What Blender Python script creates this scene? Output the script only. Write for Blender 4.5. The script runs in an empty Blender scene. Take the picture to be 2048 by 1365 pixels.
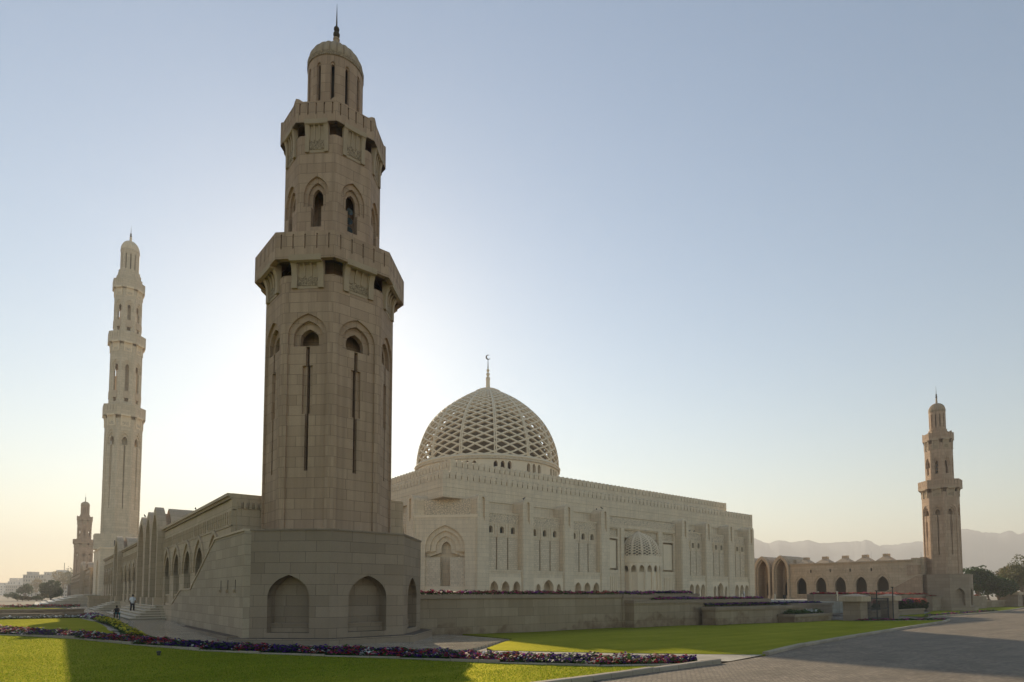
import bpy, bmesh, math, random
from mathutils import Vector, Matrix, noise
from mathutils.geometry import tessellate_polygon
random.seed(7)
PI = math.pi
rad = math.radians
S = bpy.context.scene
COL = S.collection

# ------------------------------------------------------------------ camera
FPX, EYE, TH, PITCH = 1207.0, 3.3, rad(38.0), rad(3.3)
cam_d = bpy.data.cameras.new('camera')
cam = bpy.data.objects.new('camera', cam_d)
COL.objects.link(cam)
cam.location = (0, 0, EYE)
cam.rotation_euler = (PI / 2 + PITCH, 0, -TH)
cam_d.sensor_width = 36.0
cam_d.lens = FPX / 2048 * 36.0
YC = 1187.8 - FPX * math.tan(PITCH)
cam_d.shift_y = (YC - 682.5) / 2048
cam_d.clip_start = 0.1
cam_d.clip_end = 20000
S.camera = cam
CS, SN = math.cos(TH), math.sin(TH)

# ------------------------------------------------------------------ helpers
def tag(o, label=None, cat=None, group=None, kind=None):
    if cat and not kind: kind = 'thing'
    if label: o['label'] = label
    if cat: o['category'] = cat
    if group: o['group'] = group
    if kind: o['kind'] = kind
    return o

def empty(name, loc, label, cat, group=None, rz=0):
    o = bpy.data.objects.new(name, None)
    COL.objects.link(o)
    o.location = loc
    o.rotation_euler = (0, 0, rz)
    o.empty_display_size = 0.5
    return tag(o, label, cat, group)

def copy_tree(o, parent=None, skip=()):
    c = o.copy()
    COL.objects.link(c)
    if parent is not None:
        c.parent = parent
        c.matrix_parent_inverse = o.matrix_parent_inverse.copy()
    for ch in list(o.children):
        if ch.name.split('.')[0] in skip: continue
        copy_tree(ch, c)
    return c

class MB:
    """collects faces into one mesh; vertices in the parent's local frame"""
    def __init__(s): s.v = []; s.f = []; s.mi = []; s.m = 0
    def add(s, vs, fs):
        b = len(s.v)
        s.v += [tuple(p) for p in vs]
        for f in fs:
            s.f.append(tuple(b + i for i in f)); s.mi.append(s.m)
    def box(s, x0, x1, y0, y1, z0, z1):
        s.add([(x0,y0,z0),(x1,y0,z0),(x1,y1,z0),(x0,y1,z0),(x0,y0,z1),(x1,y0,z1),(x1,y1,z1),(x0,y1,z1)],
              [(0,3,2,1),(4,5,6,7),(0,1,5,4),(1,2,6,5),(2,3,7,6),(3,0,4,7)])
    def prism(s, pts, z0, z1, pts2=None):
        n = len(pts); q = pts2 or pts
        s.add([(p[0],p[1],z0) for p in pts] + [(p[0],p[1],z1) for p in q],
              [tuple(range(n))[::-1], tuple(range(n, 2*n))] + [(i,(i+1)%n,n+(i+1)%n,n+i) for i in range(n)])
    def ext(s, fr, prof, u0, u1):
        """extrude a profile of (w outward, z) along u in frame fr"""
        n = len(prof)
        a = [fr.P(u0, z, -w) for w, z in prof]; b = [fr.P(u1, z, -w) for w, z in prof]
        s.add(a + b, [tuple(range(n))[::-1], tuple(range(n, 2*n))] + [(i,(i+1)%n,n+(i+1)%n,n+i) for i in range(n)])
    def slab(s, fr, outer, holes=(), w0=0.0, w1=0.2, back=True):
        """plate in frame fr: outer / holes are (u,z) loops, from depth w0 to depth w1 (inward)"""
        loops = [list(outer)] + [list(h) for h in holes]
        flat = [p for l in loops for p in l]
        tris = tessellate_polygon([[Vector((p[0], p[1], 0)) for p in l] for l in loops])
        n = len(flat)
        vs = [fr.P(p[0], p[1], w0) for p in flat] + [fr.P(p[0], p[1], w1) for p in flat]
        fs = []
        for t in tris:
            a, b, c = (Vector(flat[i]) for i in t)
            ccw = (b - a).cross(c - a) > 0
            t1 = tuple(t) if ccw else (t[0], t[2], t[1])
            fs.append(t1)
            if back: fs.append(tuple(n + i for i in t1[::-1]))
        k = 0
        for li, l in enumerate(loops):
            m = len(l)
            area = sum(l[i][0]*l[(i+1)%m][1] - l[(i+1)%m][0]*l[i][1] for i in range(m))
            fl = (area > 0) == (li == 0)
            for i in range(m):
                a, b = k + i, k + (i+1) % m
                fs.append((b, a, n+a, n+b) if fl else (a, b, n+b, n+a))
            k += m
        s.add(vs, fs)
    def lathe(s, prof, n=24, c=(0,0), rf=None, a0=0, a1=2*PI):
        full = abs(a1 - a0 - 2*PI) < 1e-6
        vs = []; cols = n if full else n + 1
        for j in range(cols):
            a = a0 + (a1 - a0) * j / n
            for r, z in prof:
                rr = r * (rf(a, z) if rf else 1)
                vs.append((c[0] + rr*math.cos(a), c[1] + rr*math.sin(a), z))
        m = len(prof); fs = []
        for j in range(n):
            j2 = (j+1) % cols
            for i in range(m-1):
                fs.append((j*m+i, j2*m+i, j2*m+i+1, j*m+i+1))
        s.add(vs, fs)
    def tube(s, pts, r, n=6):
        pts = [Vector(p) for p in pts]; rs = r if isinstance(r, (list, tuple)) else [r]*len(pts)
        vs = []
        for i, p in enumerate(pts):
            d = (pts[min(i+1, len(pts)-1)] - pts[max(i-1, 0)]).normalized()
            a = d.cross(Vector((0,0,1)))
            if a.length < 1e-3: a = Vector((1,0,0))
            a.normalize(); b = d.cross(a)
            for k in range(n):
                t = 2*PI*k/n
                vs.append(p + a*math.cos(t)*rs[i] + b*math.sin(t)*rs[i])
        fs = [(i*n+k, i*n+(k+1)%n, (i+1)*n+(k+1)%n, (i+1)*n+k) for i in range(len(pts)-1) for k in range(n)]
        fs += [tuple(range(n))[::-1], tuple((len(pts)-1)*n + k for k in range(n))]
        s.add(vs, fs)
    def blob(s, c, r, seg=8, rings=5):
        if not isinstance(r, (tuple, list)): r = (r, r, r)
        prof = [(math.sin(PI*i/rings), -math.cos(PI*i/rings)) for i in range(rings+1)]
        vs = [(c[0]+r[0]*q*math.cos(2*PI*j/seg), c[1]+r[1]*q*math.sin(2*PI*j/seg), c[2]+r[2]*z) for j in range(seg) for q, z in prof]
        m = rings+1
        s.add(vs, [(j*m+i, ((j+1)%seg)*m+i, ((j+1)%seg)*m+i+1, j*m+i+1) for j in range(seg) for i in range(rings)])
    def build(s, name, mats, parent=None, smooth=False, merge=False):
        me = bpy.data.meshes.new(name)
        me.from_pydata(s.v, [], s.f)
        if not isinstance(mats, (list, tuple)): mats = [mats]
        for m in mats: me.materials.append(m)
        if len(mats) > 1: me.polygons.foreach_set('material_index', s.mi)
        if merge:
            bm = bmesh.new(); bm.from_mesh(me); bmesh.ops.remove_doubles(bm, verts=bm.verts, dist=1e-4); bm.to_mesh(me); bm.free()
        if smooth: me.polygons.foreach_set('use_smooth', [True]*len(me.polygons))
        me.update()
        o = bpy.data.objects.new(name, me)
        COL.objects.link(o)
        if parent is not None: o.parent = parent
        return o

class Fr:
    """wall frame: origin, u along the wall (to the right seen from outside), n outward"""
    def __init__(s, o, n):
        s.o = Vector(o); s.n = Vector((n[0], n[1], 0)).normalized(); s.u = Vector((-s.n.y, s.n.x, 0))
    def P(s, u, z, w=0):
        p = s.o + s.u*u - s.n*w
        return (p.x, p.y, s.o.z + z)

def arch(cx, hw, z0, zs, za, n=7):
    """closed outline of a pointed-arch opening, counter-clockwise"""
    r = za - zs
    P = [(hw, zs), (hw, zs + .58*r), (.5*hw, zs + .86*r), (0, za)]
    half = []
    for i in range(n+1):
        t = i/n; a, b, c, d = (1-t)**3, 3*t*(1-t)**2, 3*t*t*(1-t), t**3
        half.append((a*P[0][0]+b*P[1][0]+c*P[2][0]+d*P[3][0], a*P[0][1]+b*P[1][1]+c*P[2][1]+d*P[3][1]))
    out = [(cx-hw, z0), (cx+hw, z0)] + [(cx+x, z) for x, z in half] + [(cx-x, z) for x, z in half[-2::-1]]
    return out
def rect(x0, x1, z0, z1): return [(x0, z0), (x1, z0), (x1, z1), (x0, z1)]
def octo(R, n=8, off=22.5): return [(R*math.cos(rad(off+360/n*k)), R*math.sin(rad(off+360/n*k))) for k in range(n)]

# ------------------------------------------------------------------ materials
def new_mat(name):
    m = bpy.data.materials.new(name); m.use_nodes = True
    nt = m.node_tree; nt.nodes.clear()
    out = nt.nodes.new('ShaderNodeOutputMaterial'); b = nt.nodes.new('ShaderNodeBsdfPrincipled')
    nt.links.new(b.outputs[0], out.inputs[0])
    b.inputs['Roughness'].default_value = .85
    b.inputs['Specular IOR Level'].default_value = .25
    return m, nt, b
def nd(nt, t, **kw):
    n = nt.nodes.new(t)
    for k, v in kw.items(): setattr(n, k, v)
    return n
def mathn(nt, op, a, b=None, c=None):
    n = nd(nt, 'ShaderNodeMath', operation=op)
    for i, x in enumerate((a, b, c)):
        if x is None: continue
        if isinstance(x, (int, float)): n.inputs[i].default_value = x
        else: nt.links.new(x, n.inputs[i])
    return n.outputs[0]
def mix(nt, fac, a, b, bt='MIX'):
    n = nd(nt, 'ShaderNodeMix', data_type='RGBA', blend_type=bt)
    for i, x in ((0, fac), (6, a), (7, b)):
        if isinstance(x, (int, float)): n.inputs[i].default_value = x
        elif isinstance(x, tuple): n.inputs[i].default_value = (*x[:3], 1)
        else: nt.links.new(x, n.inputs[i])
    return n.outputs[2]
def noisen(nt, scale, detail=4, vec=None, rough=.55):
    n = nd(nt, 'ShaderNodeTexNoise'); n.inputs['Scale'].default_value = scale; n.inputs['Detail'].default_value = detail
    n.inputs['Roughness'].default_value = rough
    if vec is not None: nt.links.new(vec, n.inputs['Vector'])
    return n.outputs['Fac']
def ramp(nt, fac, stops):
    n = nd(nt, 'ShaderNodeValToRGB'); e = n.color_ramp.elements
    while len(e) < len(stops): e.new(.5)
    for i, (p, c) in enumerate(stops):
        e[i].position = p; e[i].color = (c, c, c, 1) if isinstance(c, (int, float)) else (*c, 1)
    nt.links.new(fac, n.inputs[0]); return n.outputs[0]
def bump(nt, b, h, strength=.4, dist=.02):
    n = nd(nt, 'ShaderNodeBump'); n.inputs['Strength'].default_value = strength; n.inputs['Distance'].default_value = dist
    nt.links.new(h, n.inputs['Height']); nt.links.new(n.outputs[0], b.inputs['Normal'])

def stone(name, c1, c2, bw=1.3, rh=.62, mortar=.012, var=1.0, weather=.25, streak=.25, blocks2=None, mdark=.45):
    """dressed sandstone blocks laid in courses, on walls of any heading"""
    m, nt, b = new_mat(name)
    geo = nd(nt, 'ShaderNodeNewGeometry')
    cr = nd(nt, 'ShaderNodeVectorMath', operation='CROSS_PRODUCT'); cr.inputs[0].default_value = (0, 0, 1)
    nt.links.new(geo.outputs['True Normal'], cr.inputs[1])
    nm = nd(nt, 'ShaderNodeVectorMath', operation='NORMALIZE'); nt.links.new(cr.outputs[0], nm.inputs[0])
    dt = nd(nt, 'ShaderNodeVectorMath', operation='DOT_PRODUCT')
    nt.links.new(nm.outputs[0], dt.inputs[0]); nt.links.new(geo.outputs['Position'], dt.inputs[1])
    sp = nd(nt, 'ShaderNodeSeparateXYZ'); nt.links.new(geo.outputs['Position'], sp.inputs[0])
    cb = nd(nt, 'ShaderNodeCombineXYZ'); nt.links.new(dt.outputs['Value'], cb.inputs[0]); nt.links.new(sp.outputs['Z'], cb.inputs[1])
    br = nd(nt, 'ShaderNodeTexBrick'); nt.links.new(cb.outputs[0], br.inputs['Vector'])
    br.offset = .42; br.squash = 1.5; br.squash_frequency = 3
    br.inputs['Scale'].default_value = 1; br.inputs['Brick Width'].default_value = bw; br.inputs['Row Height'].default_value = rh
    br.inputs['Mortar Size'].default_value = mortar; br.inputs['Mortar Smooth'].default_value = .3
    br.inputs['Color1'].default_value = (0, 0, 0, 1); br.inputs['Color2'].default_value = (1, 1, 1, 1); br.inputs['Mortar'].default_value = (.5, .5, .5, 1)
    br.inputs['Bias'].default_value = 0
    big = noisen(nt, .35, 3, geo.outputs['Position'])
    fine = noisen(nt, 9, 5, geo.outputs['Position'], .65)
    # vertical run-off streaks
    mp = nd(nt, 'ShaderNodeMapping'); nt.links.new(geo.outputs['Position'], mp.inputs[0]); mp.inputs['Scale'].default_value = (2.6, 2.6, .12)
    st = ramp(nt, noisen(nt, 1, 4, mp.outputs[0]), [(.42, 0), (.7, 1)])
    sepc = nd(nt, 'ShaderNodeSeparateColor'); nt.links.new(br.outputs['Color'], sepc.inputs[0])
    f = mathn(nt, 'MULTIPLY', sepc.outputs[0], var)
    f = mathn(nt, 'ADD', f, mathn(nt, 'MULTIPLY', mathn(nt, 'SUBTRACT', big, .5), 1.2))
    fc = nd(nt, 'ShaderNodeClamp'); nt.links.new(f, fc.inputs[0])
    col = mix(nt, fc.outputs[0], c1, c2)
    col = mix(nt, mathn(nt, 'MULTIPLY', st, streak), col, tuple(x*.62 for x in c1))
    col = mix(nt, ramp(nt, fine, [(.3, weather), (.6, 0)]), col, tuple(x*.7 for x in c2))
    col = mix(nt, mathn(nt, 'MULTIPLY', br.outputs['Fac'], .85), col, tuple(x*mdark for x in c1))
    nt.links.new(col, b.inputs['Base Color'])
    h = mathn(nt, 'SUBTRACT', mathn(nt, 'MULTIPLY', fine, .25), br.outputs['Fac'])
    bump(nt, b, h, .5, .02)
    b.inputs['Roughness'].default_value = .8
    return m

def plain(name, c, rough=.8, ns=4, amt=.25, bs=.2, metal=0, bscale=30):
    m, nt, b = new_mat(name)
    geo = nd(nt, 'ShaderNodeNewGeometry')
    f = noisen(nt, ns, 5, geo.outputs['Position'])
    col = mix(nt, f, tuple(x*(1-amt) for x in c), tuple(min(1, x*(1+amt)) for x in c))
    nt.links.new(col, b.inputs['Base Color'])
    b.inputs['Roughness'].default_value = rough; b.inputs['Metallic'].default_value = metal
    if bs: bump(nt, b, noisen(nt, bscale, 4, geo.outputs['Position']), bs, .02)
    return m

def carved(name, c, scale=7, dk=.5):
    """low relief carving: interlaced scrolls cut into the stone"""
    m, nt, b = new_mat(name)
    geo = nd(nt, 'ShaderNodeNewGeometry')
    v = nd(nt, 'ShaderNodeTexVoronoi', feature='DISTANCE_TO_EDGE'); v.inputs['Scale'].default_value = scale
    ns = nd(nt, 'ShaderNodeTexNoise'); ns.inputs['Scale'].default_value = scale*.8; nt.links.new(geo.outputs['Position'], ns.inputs['Vector'])
    vm = nd(nt, 'ShaderNodeVectorMath', operation='MULTIPLY_ADD'); nt.links.new(ns.outputs['Color'], vm.inputs[0]); vm.inputs[1].default_value = (.25,)*3
    nt.links.new(geo.outputs['Position'], vm.inputs[2]); nt.links.new(vm.outputs[0], v.inputs['Vector'])
    cut = ramp(nt, v.outputs['Distance'], [(.03, 0), (.12, 1)])
    col = mix(nt, cut, tuple(x*dk for x in c), c)
    nt.links.new(col, b.inputs['Base Color'])
    bump(nt, b, cut, 1.0, .03)
    return m

M = {}
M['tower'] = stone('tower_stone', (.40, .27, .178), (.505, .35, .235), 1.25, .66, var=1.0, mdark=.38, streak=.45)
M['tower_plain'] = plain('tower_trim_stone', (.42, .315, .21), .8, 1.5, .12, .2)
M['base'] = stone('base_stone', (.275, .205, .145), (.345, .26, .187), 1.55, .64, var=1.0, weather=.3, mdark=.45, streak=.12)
M['wing'] = stone('skylit_wing_stone', (.37, .285, .20), (.46, .36, .255), 1.3, .62, var=1.0, weather=.3, mdark=.42, streak=.08)  # lighter than the base stone; the colour carries this side's brighter skylight
M['pale'] = stone('pale_tower_stone', (.62, .50, .35), (.74, .60, .44), 1.3, .62, var=.8)
M['hall'] = stone('hall_stone', (.72, .58, .41), (.82, .67, .48), 1.1, .55, .011, var=.7, streak=.3, mdark=.52)
M['hall_trim'] = plain('hall_trim_stone', (.80, .65, .465), .8, .8, .08, .2)
M['rough'] = stone('rough_faced_stone', (.68, .55, .39), (.82, .67, .49), .5, .27, .018, var=1.0, weather=.5, mdark=.6)
M['arcade'] = stone('arcade_stone', (.49, .37, .25), (.59, .45, .31), 1.2, .6, var=.8)
M['arcade_trim'] = plain('arcade_trim_stone', (.56, .43, .30), .8, 1.0, .1, .2)
M['carved'] = carved('carved_stone', (.46, .34, .22), 8)
M['carved_pale'] = carved('carved_pale_stone', (.78, .63, .45), 3.5, .62)
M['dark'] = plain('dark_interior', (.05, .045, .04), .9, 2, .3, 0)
M['shade'] = plain('shaded_interior_stone', (.20, .165, .125), .9, 1, .2, .2)  # darker than the outer walls; interior shade is put into the colour
M['glass'] = plain('window_glass', (.05, .06, .07), .15, 2, .2, 0)
M['metal'] = plain('dark_metal', (.06, .06, .06), .45, 5, .3, 0, .6)
M['bronze'] = plain('bronze_finial', (.09, .07, .045), .7, 5, .2, 0, .2)
M['kerb'] = stone('kerb_stone', (.30, .25, .19), (.42, .35, .27), .9, 3.0, .015, var=1, weather=.5, streak=0)
M['lit_tread'] = plain('lit_tread_stone', (.66, .57, .45), .5, 2, .12, .1)  # paler tread colour stands in for sunlight grazing the steps
M['steps'] = stone('step_stone', (.42, .34, .25), (.54, .45, .34), 1.1, 9, .02, var=1, weather=.5, streak=0)
M['white_cloth'] = plain('white_cloth', (.72, .72, .74), .9, 8, .05, .1)
M['black_cloth'] = plain('black_cloth', (.03, .03, .035), .9, 8, .2, .1)
M['skin'] = plain('skin', (.16, .09, .06), .6, 8, .1, 0)
M['hair'] = plain('black_hair', (.015, .012, .01), .6, 30, .2, 0)
M['teal'] = plain('teal_plastic', (.02, .16, .18), .5, 5, .1, 0)
M['horn'] = plain('grey_speaker_horn', (.12, .14, .15), .5, 5, .1, 0)
M['bird'] = plain('bird_feather', (.05, .05, .055), .8, 20, .2, 0)
M['carpaint'] = plain('white_car_paint', (.6, .62, .63), .3, 2, .03, 0)
M['tyre'] = plain('tyre_rubber', (.03, .03, .03), .8, 9, .1, 0)
M['bark'] = plain('tree_bark', (.16, .12, .08), .9, 6, .35, .6, bscale=14)

# retaining wall: stone with rusty damp stains rising from the ground
def damp_stone():
    m = stone('damp_retaining_stone', (.29, .215, .14), (.38, .29, .20), 1.7, .72, .014, var=.9, weather=.35, streak=.3, mdark=.5)
    nt = m.node_tree; b = next(n for n in nt.nodes if n.type == 'BSDF_PRINCIPLED')
    src = b.inputs['Base Color'].links[0].from_socket
    geo = nd(nt, 'ShaderNodeNewGeometry'); sp = nd(nt, 'ShaderNodeSeparateXYZ'); nt.links.new(geo.outputs['Position'], sp.inputs[0])
    n1 = noisen(nt, .22, 4, geo.outputs['Position'])
    hgt = mathn(nt, 'SUBTRACT', mathn(nt, 'MULTIPLY', mathn(nt, 'SUBTRACT', n1, .38), 8.0), sp.outputs['Z'])
    msk = ramp(nt, hgt, [(.0, 0), (.35, .9)])
    msk = mathn(nt, 'MULTIPLY', msk, ramp(nt, noisen(nt, 1.3, 5, geo.outputs['Position']), [(.35, .1), (.7, .8)]))
    col = mix(nt, msk, src, (.13, .07, .04))
    nt.links.new(col, b.inputs['Base Color'])
    return m
M['damp'] = damp_stone()

def grass_mat(name, c1, c2):
    m, nt, b = new_mat(name)
    geo = nd(nt, 'ShaderNodeNewGeometry')
    big = noisen(nt, .25, 3, geo.outputs['Position']); fine = noisen(nt, 22, 4, geo.outputs['Position'], .7)
    mp = nd(nt, 'ShaderNodeMapping'); nt.links.new(geo.outputs['Position'], mp.inputs[0]); mp.inputs['Scale'].default_value = (.05, .9, 1); mp.inputs['Rotation'].default_value = (0, 0, rad(38))
    stripe = noisen(nt, 1, 2, mp.outputs[0])
    mid = noisen(nt, 5, 5, geo.outputs['Position'], .75)
    f = mathn(nt, 'ADD', mathn(nt, 'MULTIPLY', mathn(nt, 'ADD', fine, mid), .32), mathn(nt, 'MULTIPLY', mathn(nt, 'ADD', big, stripe), .22))
    col = mix(nt, ramp(nt, f, [(.35, 0), (.75, 1)]), c1, c2)
    nt.links.new(col, b.inputs['Base Color'])
    bump(nt, b, noisen(nt, 45, 5, geo.outputs['Position'], .8), .9, .03)
    b.inputs['Roughness'].default_value = .8; b.inputs['Specular IOR Level'].default_value = .0
    
    # waxy blades: a broad yellow-green gloss that shows against the light
    gl = nd(nt, 'ShaderNodeBsdfAnisotropic'); gl.inputs['Roughness'].default_value = .62
    nt.links.new(ramp(nt, f, [(.38, (.55, .46, .05)), (.62, (1.0, .86, .14))]), gl.inputs['Color'])
    nt.links.new(b.inputs['Normal'].links[0].from_socket, gl.inputs['Normal'])
    ms = nd(nt, 'ShaderNodeMixShader'); ms.inputs[0].default_value = .22
    out = next(n for n in nt.nodes if n.type == 'OUTPUT_MATERIAL')
    nt.links.new(b.outputs[0], ms.inputs[1]); nt.links.new(gl.outputs[0], ms.inputs[2]); nt.links.new(ms.outputs[0], out.inputs[0])
    return m
M['grass'] = grass_mat('lawn_grass', (.036, .088, .006), (.072, .135, .009))

def paver_mat(name, c1, c2, bw, rh, rot, mort, mcol, ms=.012):
    m, nt, b = new_mat(name)
    geo = nd(nt, 'ShaderNodeNewGeometry')
    mp = nd(nt, 'ShaderNodeMapping'); nt.links.new(geo.outputs['Position'], mp.inputs[0]); mp.inputs['Rotation'].default_value = (0, 0, rot)
    br = nd(nt, 'ShaderNodeTexBrick'); nt.links.new(mp.outputs[0], br.inputs['Vector'])
    br.inputs['Scale'].default_value = 1; br.inputs['Brick Width'].default_value = bw; br.inputs['Row Height'].default_value = rh
    br.inputs['Mortar Size'].default_value = ms; br.inputs['Mortar Smooth'].default_value = .2
    br.inputs['Color1'].default_value = (*c1, 1); br.inputs['Color2'].default_value = (*c2, 1); br.inputs['Mortar'].default_value = (*mcol, 1)
    big = noisen(nt, .5, 4, geo.outputs['Position'])
    col = mix(nt, ramp(nt, big, [(.35, 0), (.7, .5)]), br.outputs['Color'], tuple(x*.5 for x in c1))
    mp2 = nd(nt, 'ShaderNodeMapping'); nt.links.new(geo.outputs['Position'], mp2.inputs[0]); mp2.inputs['Rotation'].default_value = (0, 0, rad(-12)); mp2.inputs['Scale'].default_value = (.06, .7, 1)
    col = mix(nt, ramp(nt, noisen(nt, 1.2, 5, mp2.outputs[0], .6), [(.45, 0), (.75, .45)]), col, tuple(x*.45 for x in c1))
    col = mix(nt, ramp(nt, noisen(nt, 2.2, 6, geo.outputs['Position'], .7), [(.58, 0), (.72, .5)]), col, tuple(min(1, x*1.5) for x in c2))
    nt.links.new(col, b.inputs['Base Color'])
    fine = noisen(nt, 25, 4, geo.outputs['Position'])
    bump(nt, b, mathn(nt, 'SUBTRACT', mathn(nt, 'MULTIPLY', fine, .3), mathn(nt, 'MULTIPLY', br.outputs['Fac'], mort)), .8, .02)
    return m
M['road'] = paver_mat('block_paving', (.22, .175, .125), (.33, .265, .195), .24, .14, rad(12), 1.0, (.06, .05, .04), .014)
M['terrace'] = paver_mat('marble_paving', (.46, .38, .29), (.60, .50, .38), 2.4, .9, 0, .4, (.20, .17, .14), .05)
tb = next(n for n in M['terrace'].node_tree.nodes if n.type == 'BSDF_PRINCIPLED'); tb.inputs['Roughness'].default_value = .15; tb.inputs['Specular IOR Level'].default_value = .5
M['path'] = paver_mat('pale_path_slabs', (.40, .35, .28), (.48, .43, .35), 1.0, 1.0, rad(20), .5, (.2, .17, .13))
M['soil'] = plain('dry_ground', (.30, .25, .19), .95, .02, .25, .1)
M['earth'] = plain('planting_earth', (.07, .05, .035), .95, 3, .3, .6)
M['mountain'] = plain('rocky_mountain', (.10, .11, .12), .95, .012, .5, 0)

def leaf_mat(name, c, tr=.35):
    m, nt, b = new_mat(name)
    oi = nd(nt, 'ShaderNodeNewGeometry')
    col = mix(nt, oi.outputs['Random Per Island'], tuple(x*.6 for x in c), tuple(min(1, x*1.45) for x in c))
    nt.links.new(col, b.inputs['Base Color'])
    b.inputs['Roughness'].default_value = .6
    t = nd(nt, 'ShaderNodeBsdfTranslucent'); nt.links.new(col, t.inputs[0])
    ms = nd(nt, 'ShaderNodeMixShader'); ms.inputs[0].default_value = tr
    out = next(n for n in nt.nodes if n.type == 'OUTPUT_MATERIAL')
    nt.links.new(b.outputs[0], ms.inputs[1]); nt.links.new(t.outputs[0], ms.inputs[2]); nt.links.new(ms.outputs[0], out.inputs[0])
    return m
M['leaf'] = leaf_mat('dark_leaves', (.035, .07, .016))
M['leaf2'] = leaf_mat('olive_leaves', (.10, .10, .03))
M['leaf3'] = leaf_mat('dry_leaves', (.19, .14, .055), .45)
M['leafdark'] = leaf_mat('shrub_leaves', (.03, .05, .018), .25)
M['f_purple'] = leaf_mat('purple_petals', (.06, .015, .15))
M['f_violet'] = leaf_mat('violet_petals', (.20, .045, .24))
M['f_pink'] = leaf_mat('pink_petals', (.36, .05, .10))
M['f_red'] = leaf_mat('red_petals', (.40, .02, .03))
M['f_coral'] = leaf_mat('coral_petals', (.46, .14, .10))
M['f_white'] = leaf_mat('white_petals', (.60, .60, .57))
M['f_yellow'] = leaf_mat('yellow_petals', (.55, .48, .04))
M['f_magenta'] = leaf_mat('magenta_petals', (.36, .03, .20))
M['sprig'] = leaf_mat('flower_leaves', (.055, .11, .02))

# ------------------------------------------------------------------ ground height
def g(X, Y):
    s = min(1, max(0, (30 - X) / 16))
    return s * min(.85, max(.1, .4 + .02 * (Y - 36)))

def drape(name, poly, off, mat, step=4.0, label=None, kind='structure', skirt=0):
    bm = bmesh.new()
    vs = [bm.verts.new((x, y, 0)) for x, y in poly]
    bm.faces.new(vs)
    xs = [p[0] for p in poly]; ys = [p[1] for p in poly]
    def cut(axis, lo, hi):
        k = math.ceil(lo/step)*step
        while k < hi:
            co = Vector((k, 0, 0)) if axis == 0 else Vector((0, k, 0)); no = Vector((1, 0, 0)) if axis == 0 else Vector((0, 1, 0))
            bmesh.ops.bisect_plane(bm, geom=bm.verts[:]+bm.edges[:]+bm.faces[:], plane_co=co, plane_no=no)
            k += step
    cut(0, min(xs), max(xs)); cut(1, min(ys), max(ys))
    bmesh.ops.triangulate(bm, faces=bm.faces[:])
    bmesh.ops.recalc_face_normals(bm, faces=bm.faces[:])
    if bm.faces and sum(f.normal.z for f in bm.faces) < 0: bmesh.ops.reverse_faces(bm, faces=bm.faces[:])
    for v in bm.verts: v.co.z = g(v.co.x, v.co.y) + off
    if skirt:
        be = [e for e in bm.edges if e.is_boundary]
        r = bmesh.ops.extrude_edge_only(bm, edges=be)
        for v in [x for x in r['geom'] if isinstance(x, bmesh.types.BMVert)]: v.co.z -= skirt
    me = bpy.data.meshes.new(name); bm.to_mesh(me); bm.free(); me.materials.append(mat)
    o = bpy.data.objects.new(name, me); COL.objects.link(o)
    tag(o, label, None, None, kind)
    return o

def grid_ground():
    def lines(a, b):
        out = []; k = a
        while k <= b: out.append(k); k += 4
        d = 8; x = b
        while x < 9000: x += d; out.append(x); d *= 1.5
        d = 8; x = a
        while x > -9000: x -= d; out.insert(0, x); d *= 1.5
        return out
    xs, ys = lines(-40, 60), lines(-20, 120)
    mb = MB(); n = len(xs)
    vs = [(x, y, g(x, y) - .12) for y in ys for x in xs]
    mb.add(vs, [(j*n+i, j*n+i+1, (j+1)*n+i+1, (j+1)*n+i) for j in range(len(ys)-1) for i in range(n-1)])
    tag(mb.build('ground', M['soil']), kind='structure')
grid_ground()

# ------------------------------------------------------------------ minaret builder
def oct_frames(A, n=8):
    return [(k, Fr((A*math.cos(2*PI*k/n), A*math.sin(2*PI*k/n), 0), (math.cos(2*PI*k/n), math.sin(2*PI*k/n)))) for k in range(n)]

def corner(mb, R, z0, z1, c, n=8):
    """rounded pier filling each corner of an octagon whose faces stop c short of it"""
    A = R*math.cos(PI/n)
    for k in range(n):
        a = 2*PI*(k+.5)/n
        V = Vector((R*math.cos(a), R*math.sin(a)))
        t1 = Vector((math.sin(2*PI*k/n), -math.cos(2*PI*k/n))); t2 = Vector((-math.sin(2*PI*(k+1)/n), math.cos(2*PI*(k+1)/n)))
        P0, P2 = V + t1*(c+.01), V + t2*(c+.01)
        pts = []
        for i in range(5):
            t = i/4; q = P0*(1-t)**2 + V*2*t*(1-t) + P2*t*t
            pts.append((q.x, q.y))
        inn = V*((R-c*1.3)/R)
        pts.append((inn.x, inn.y))
        mb.prism(pts, z0, z1)

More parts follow.
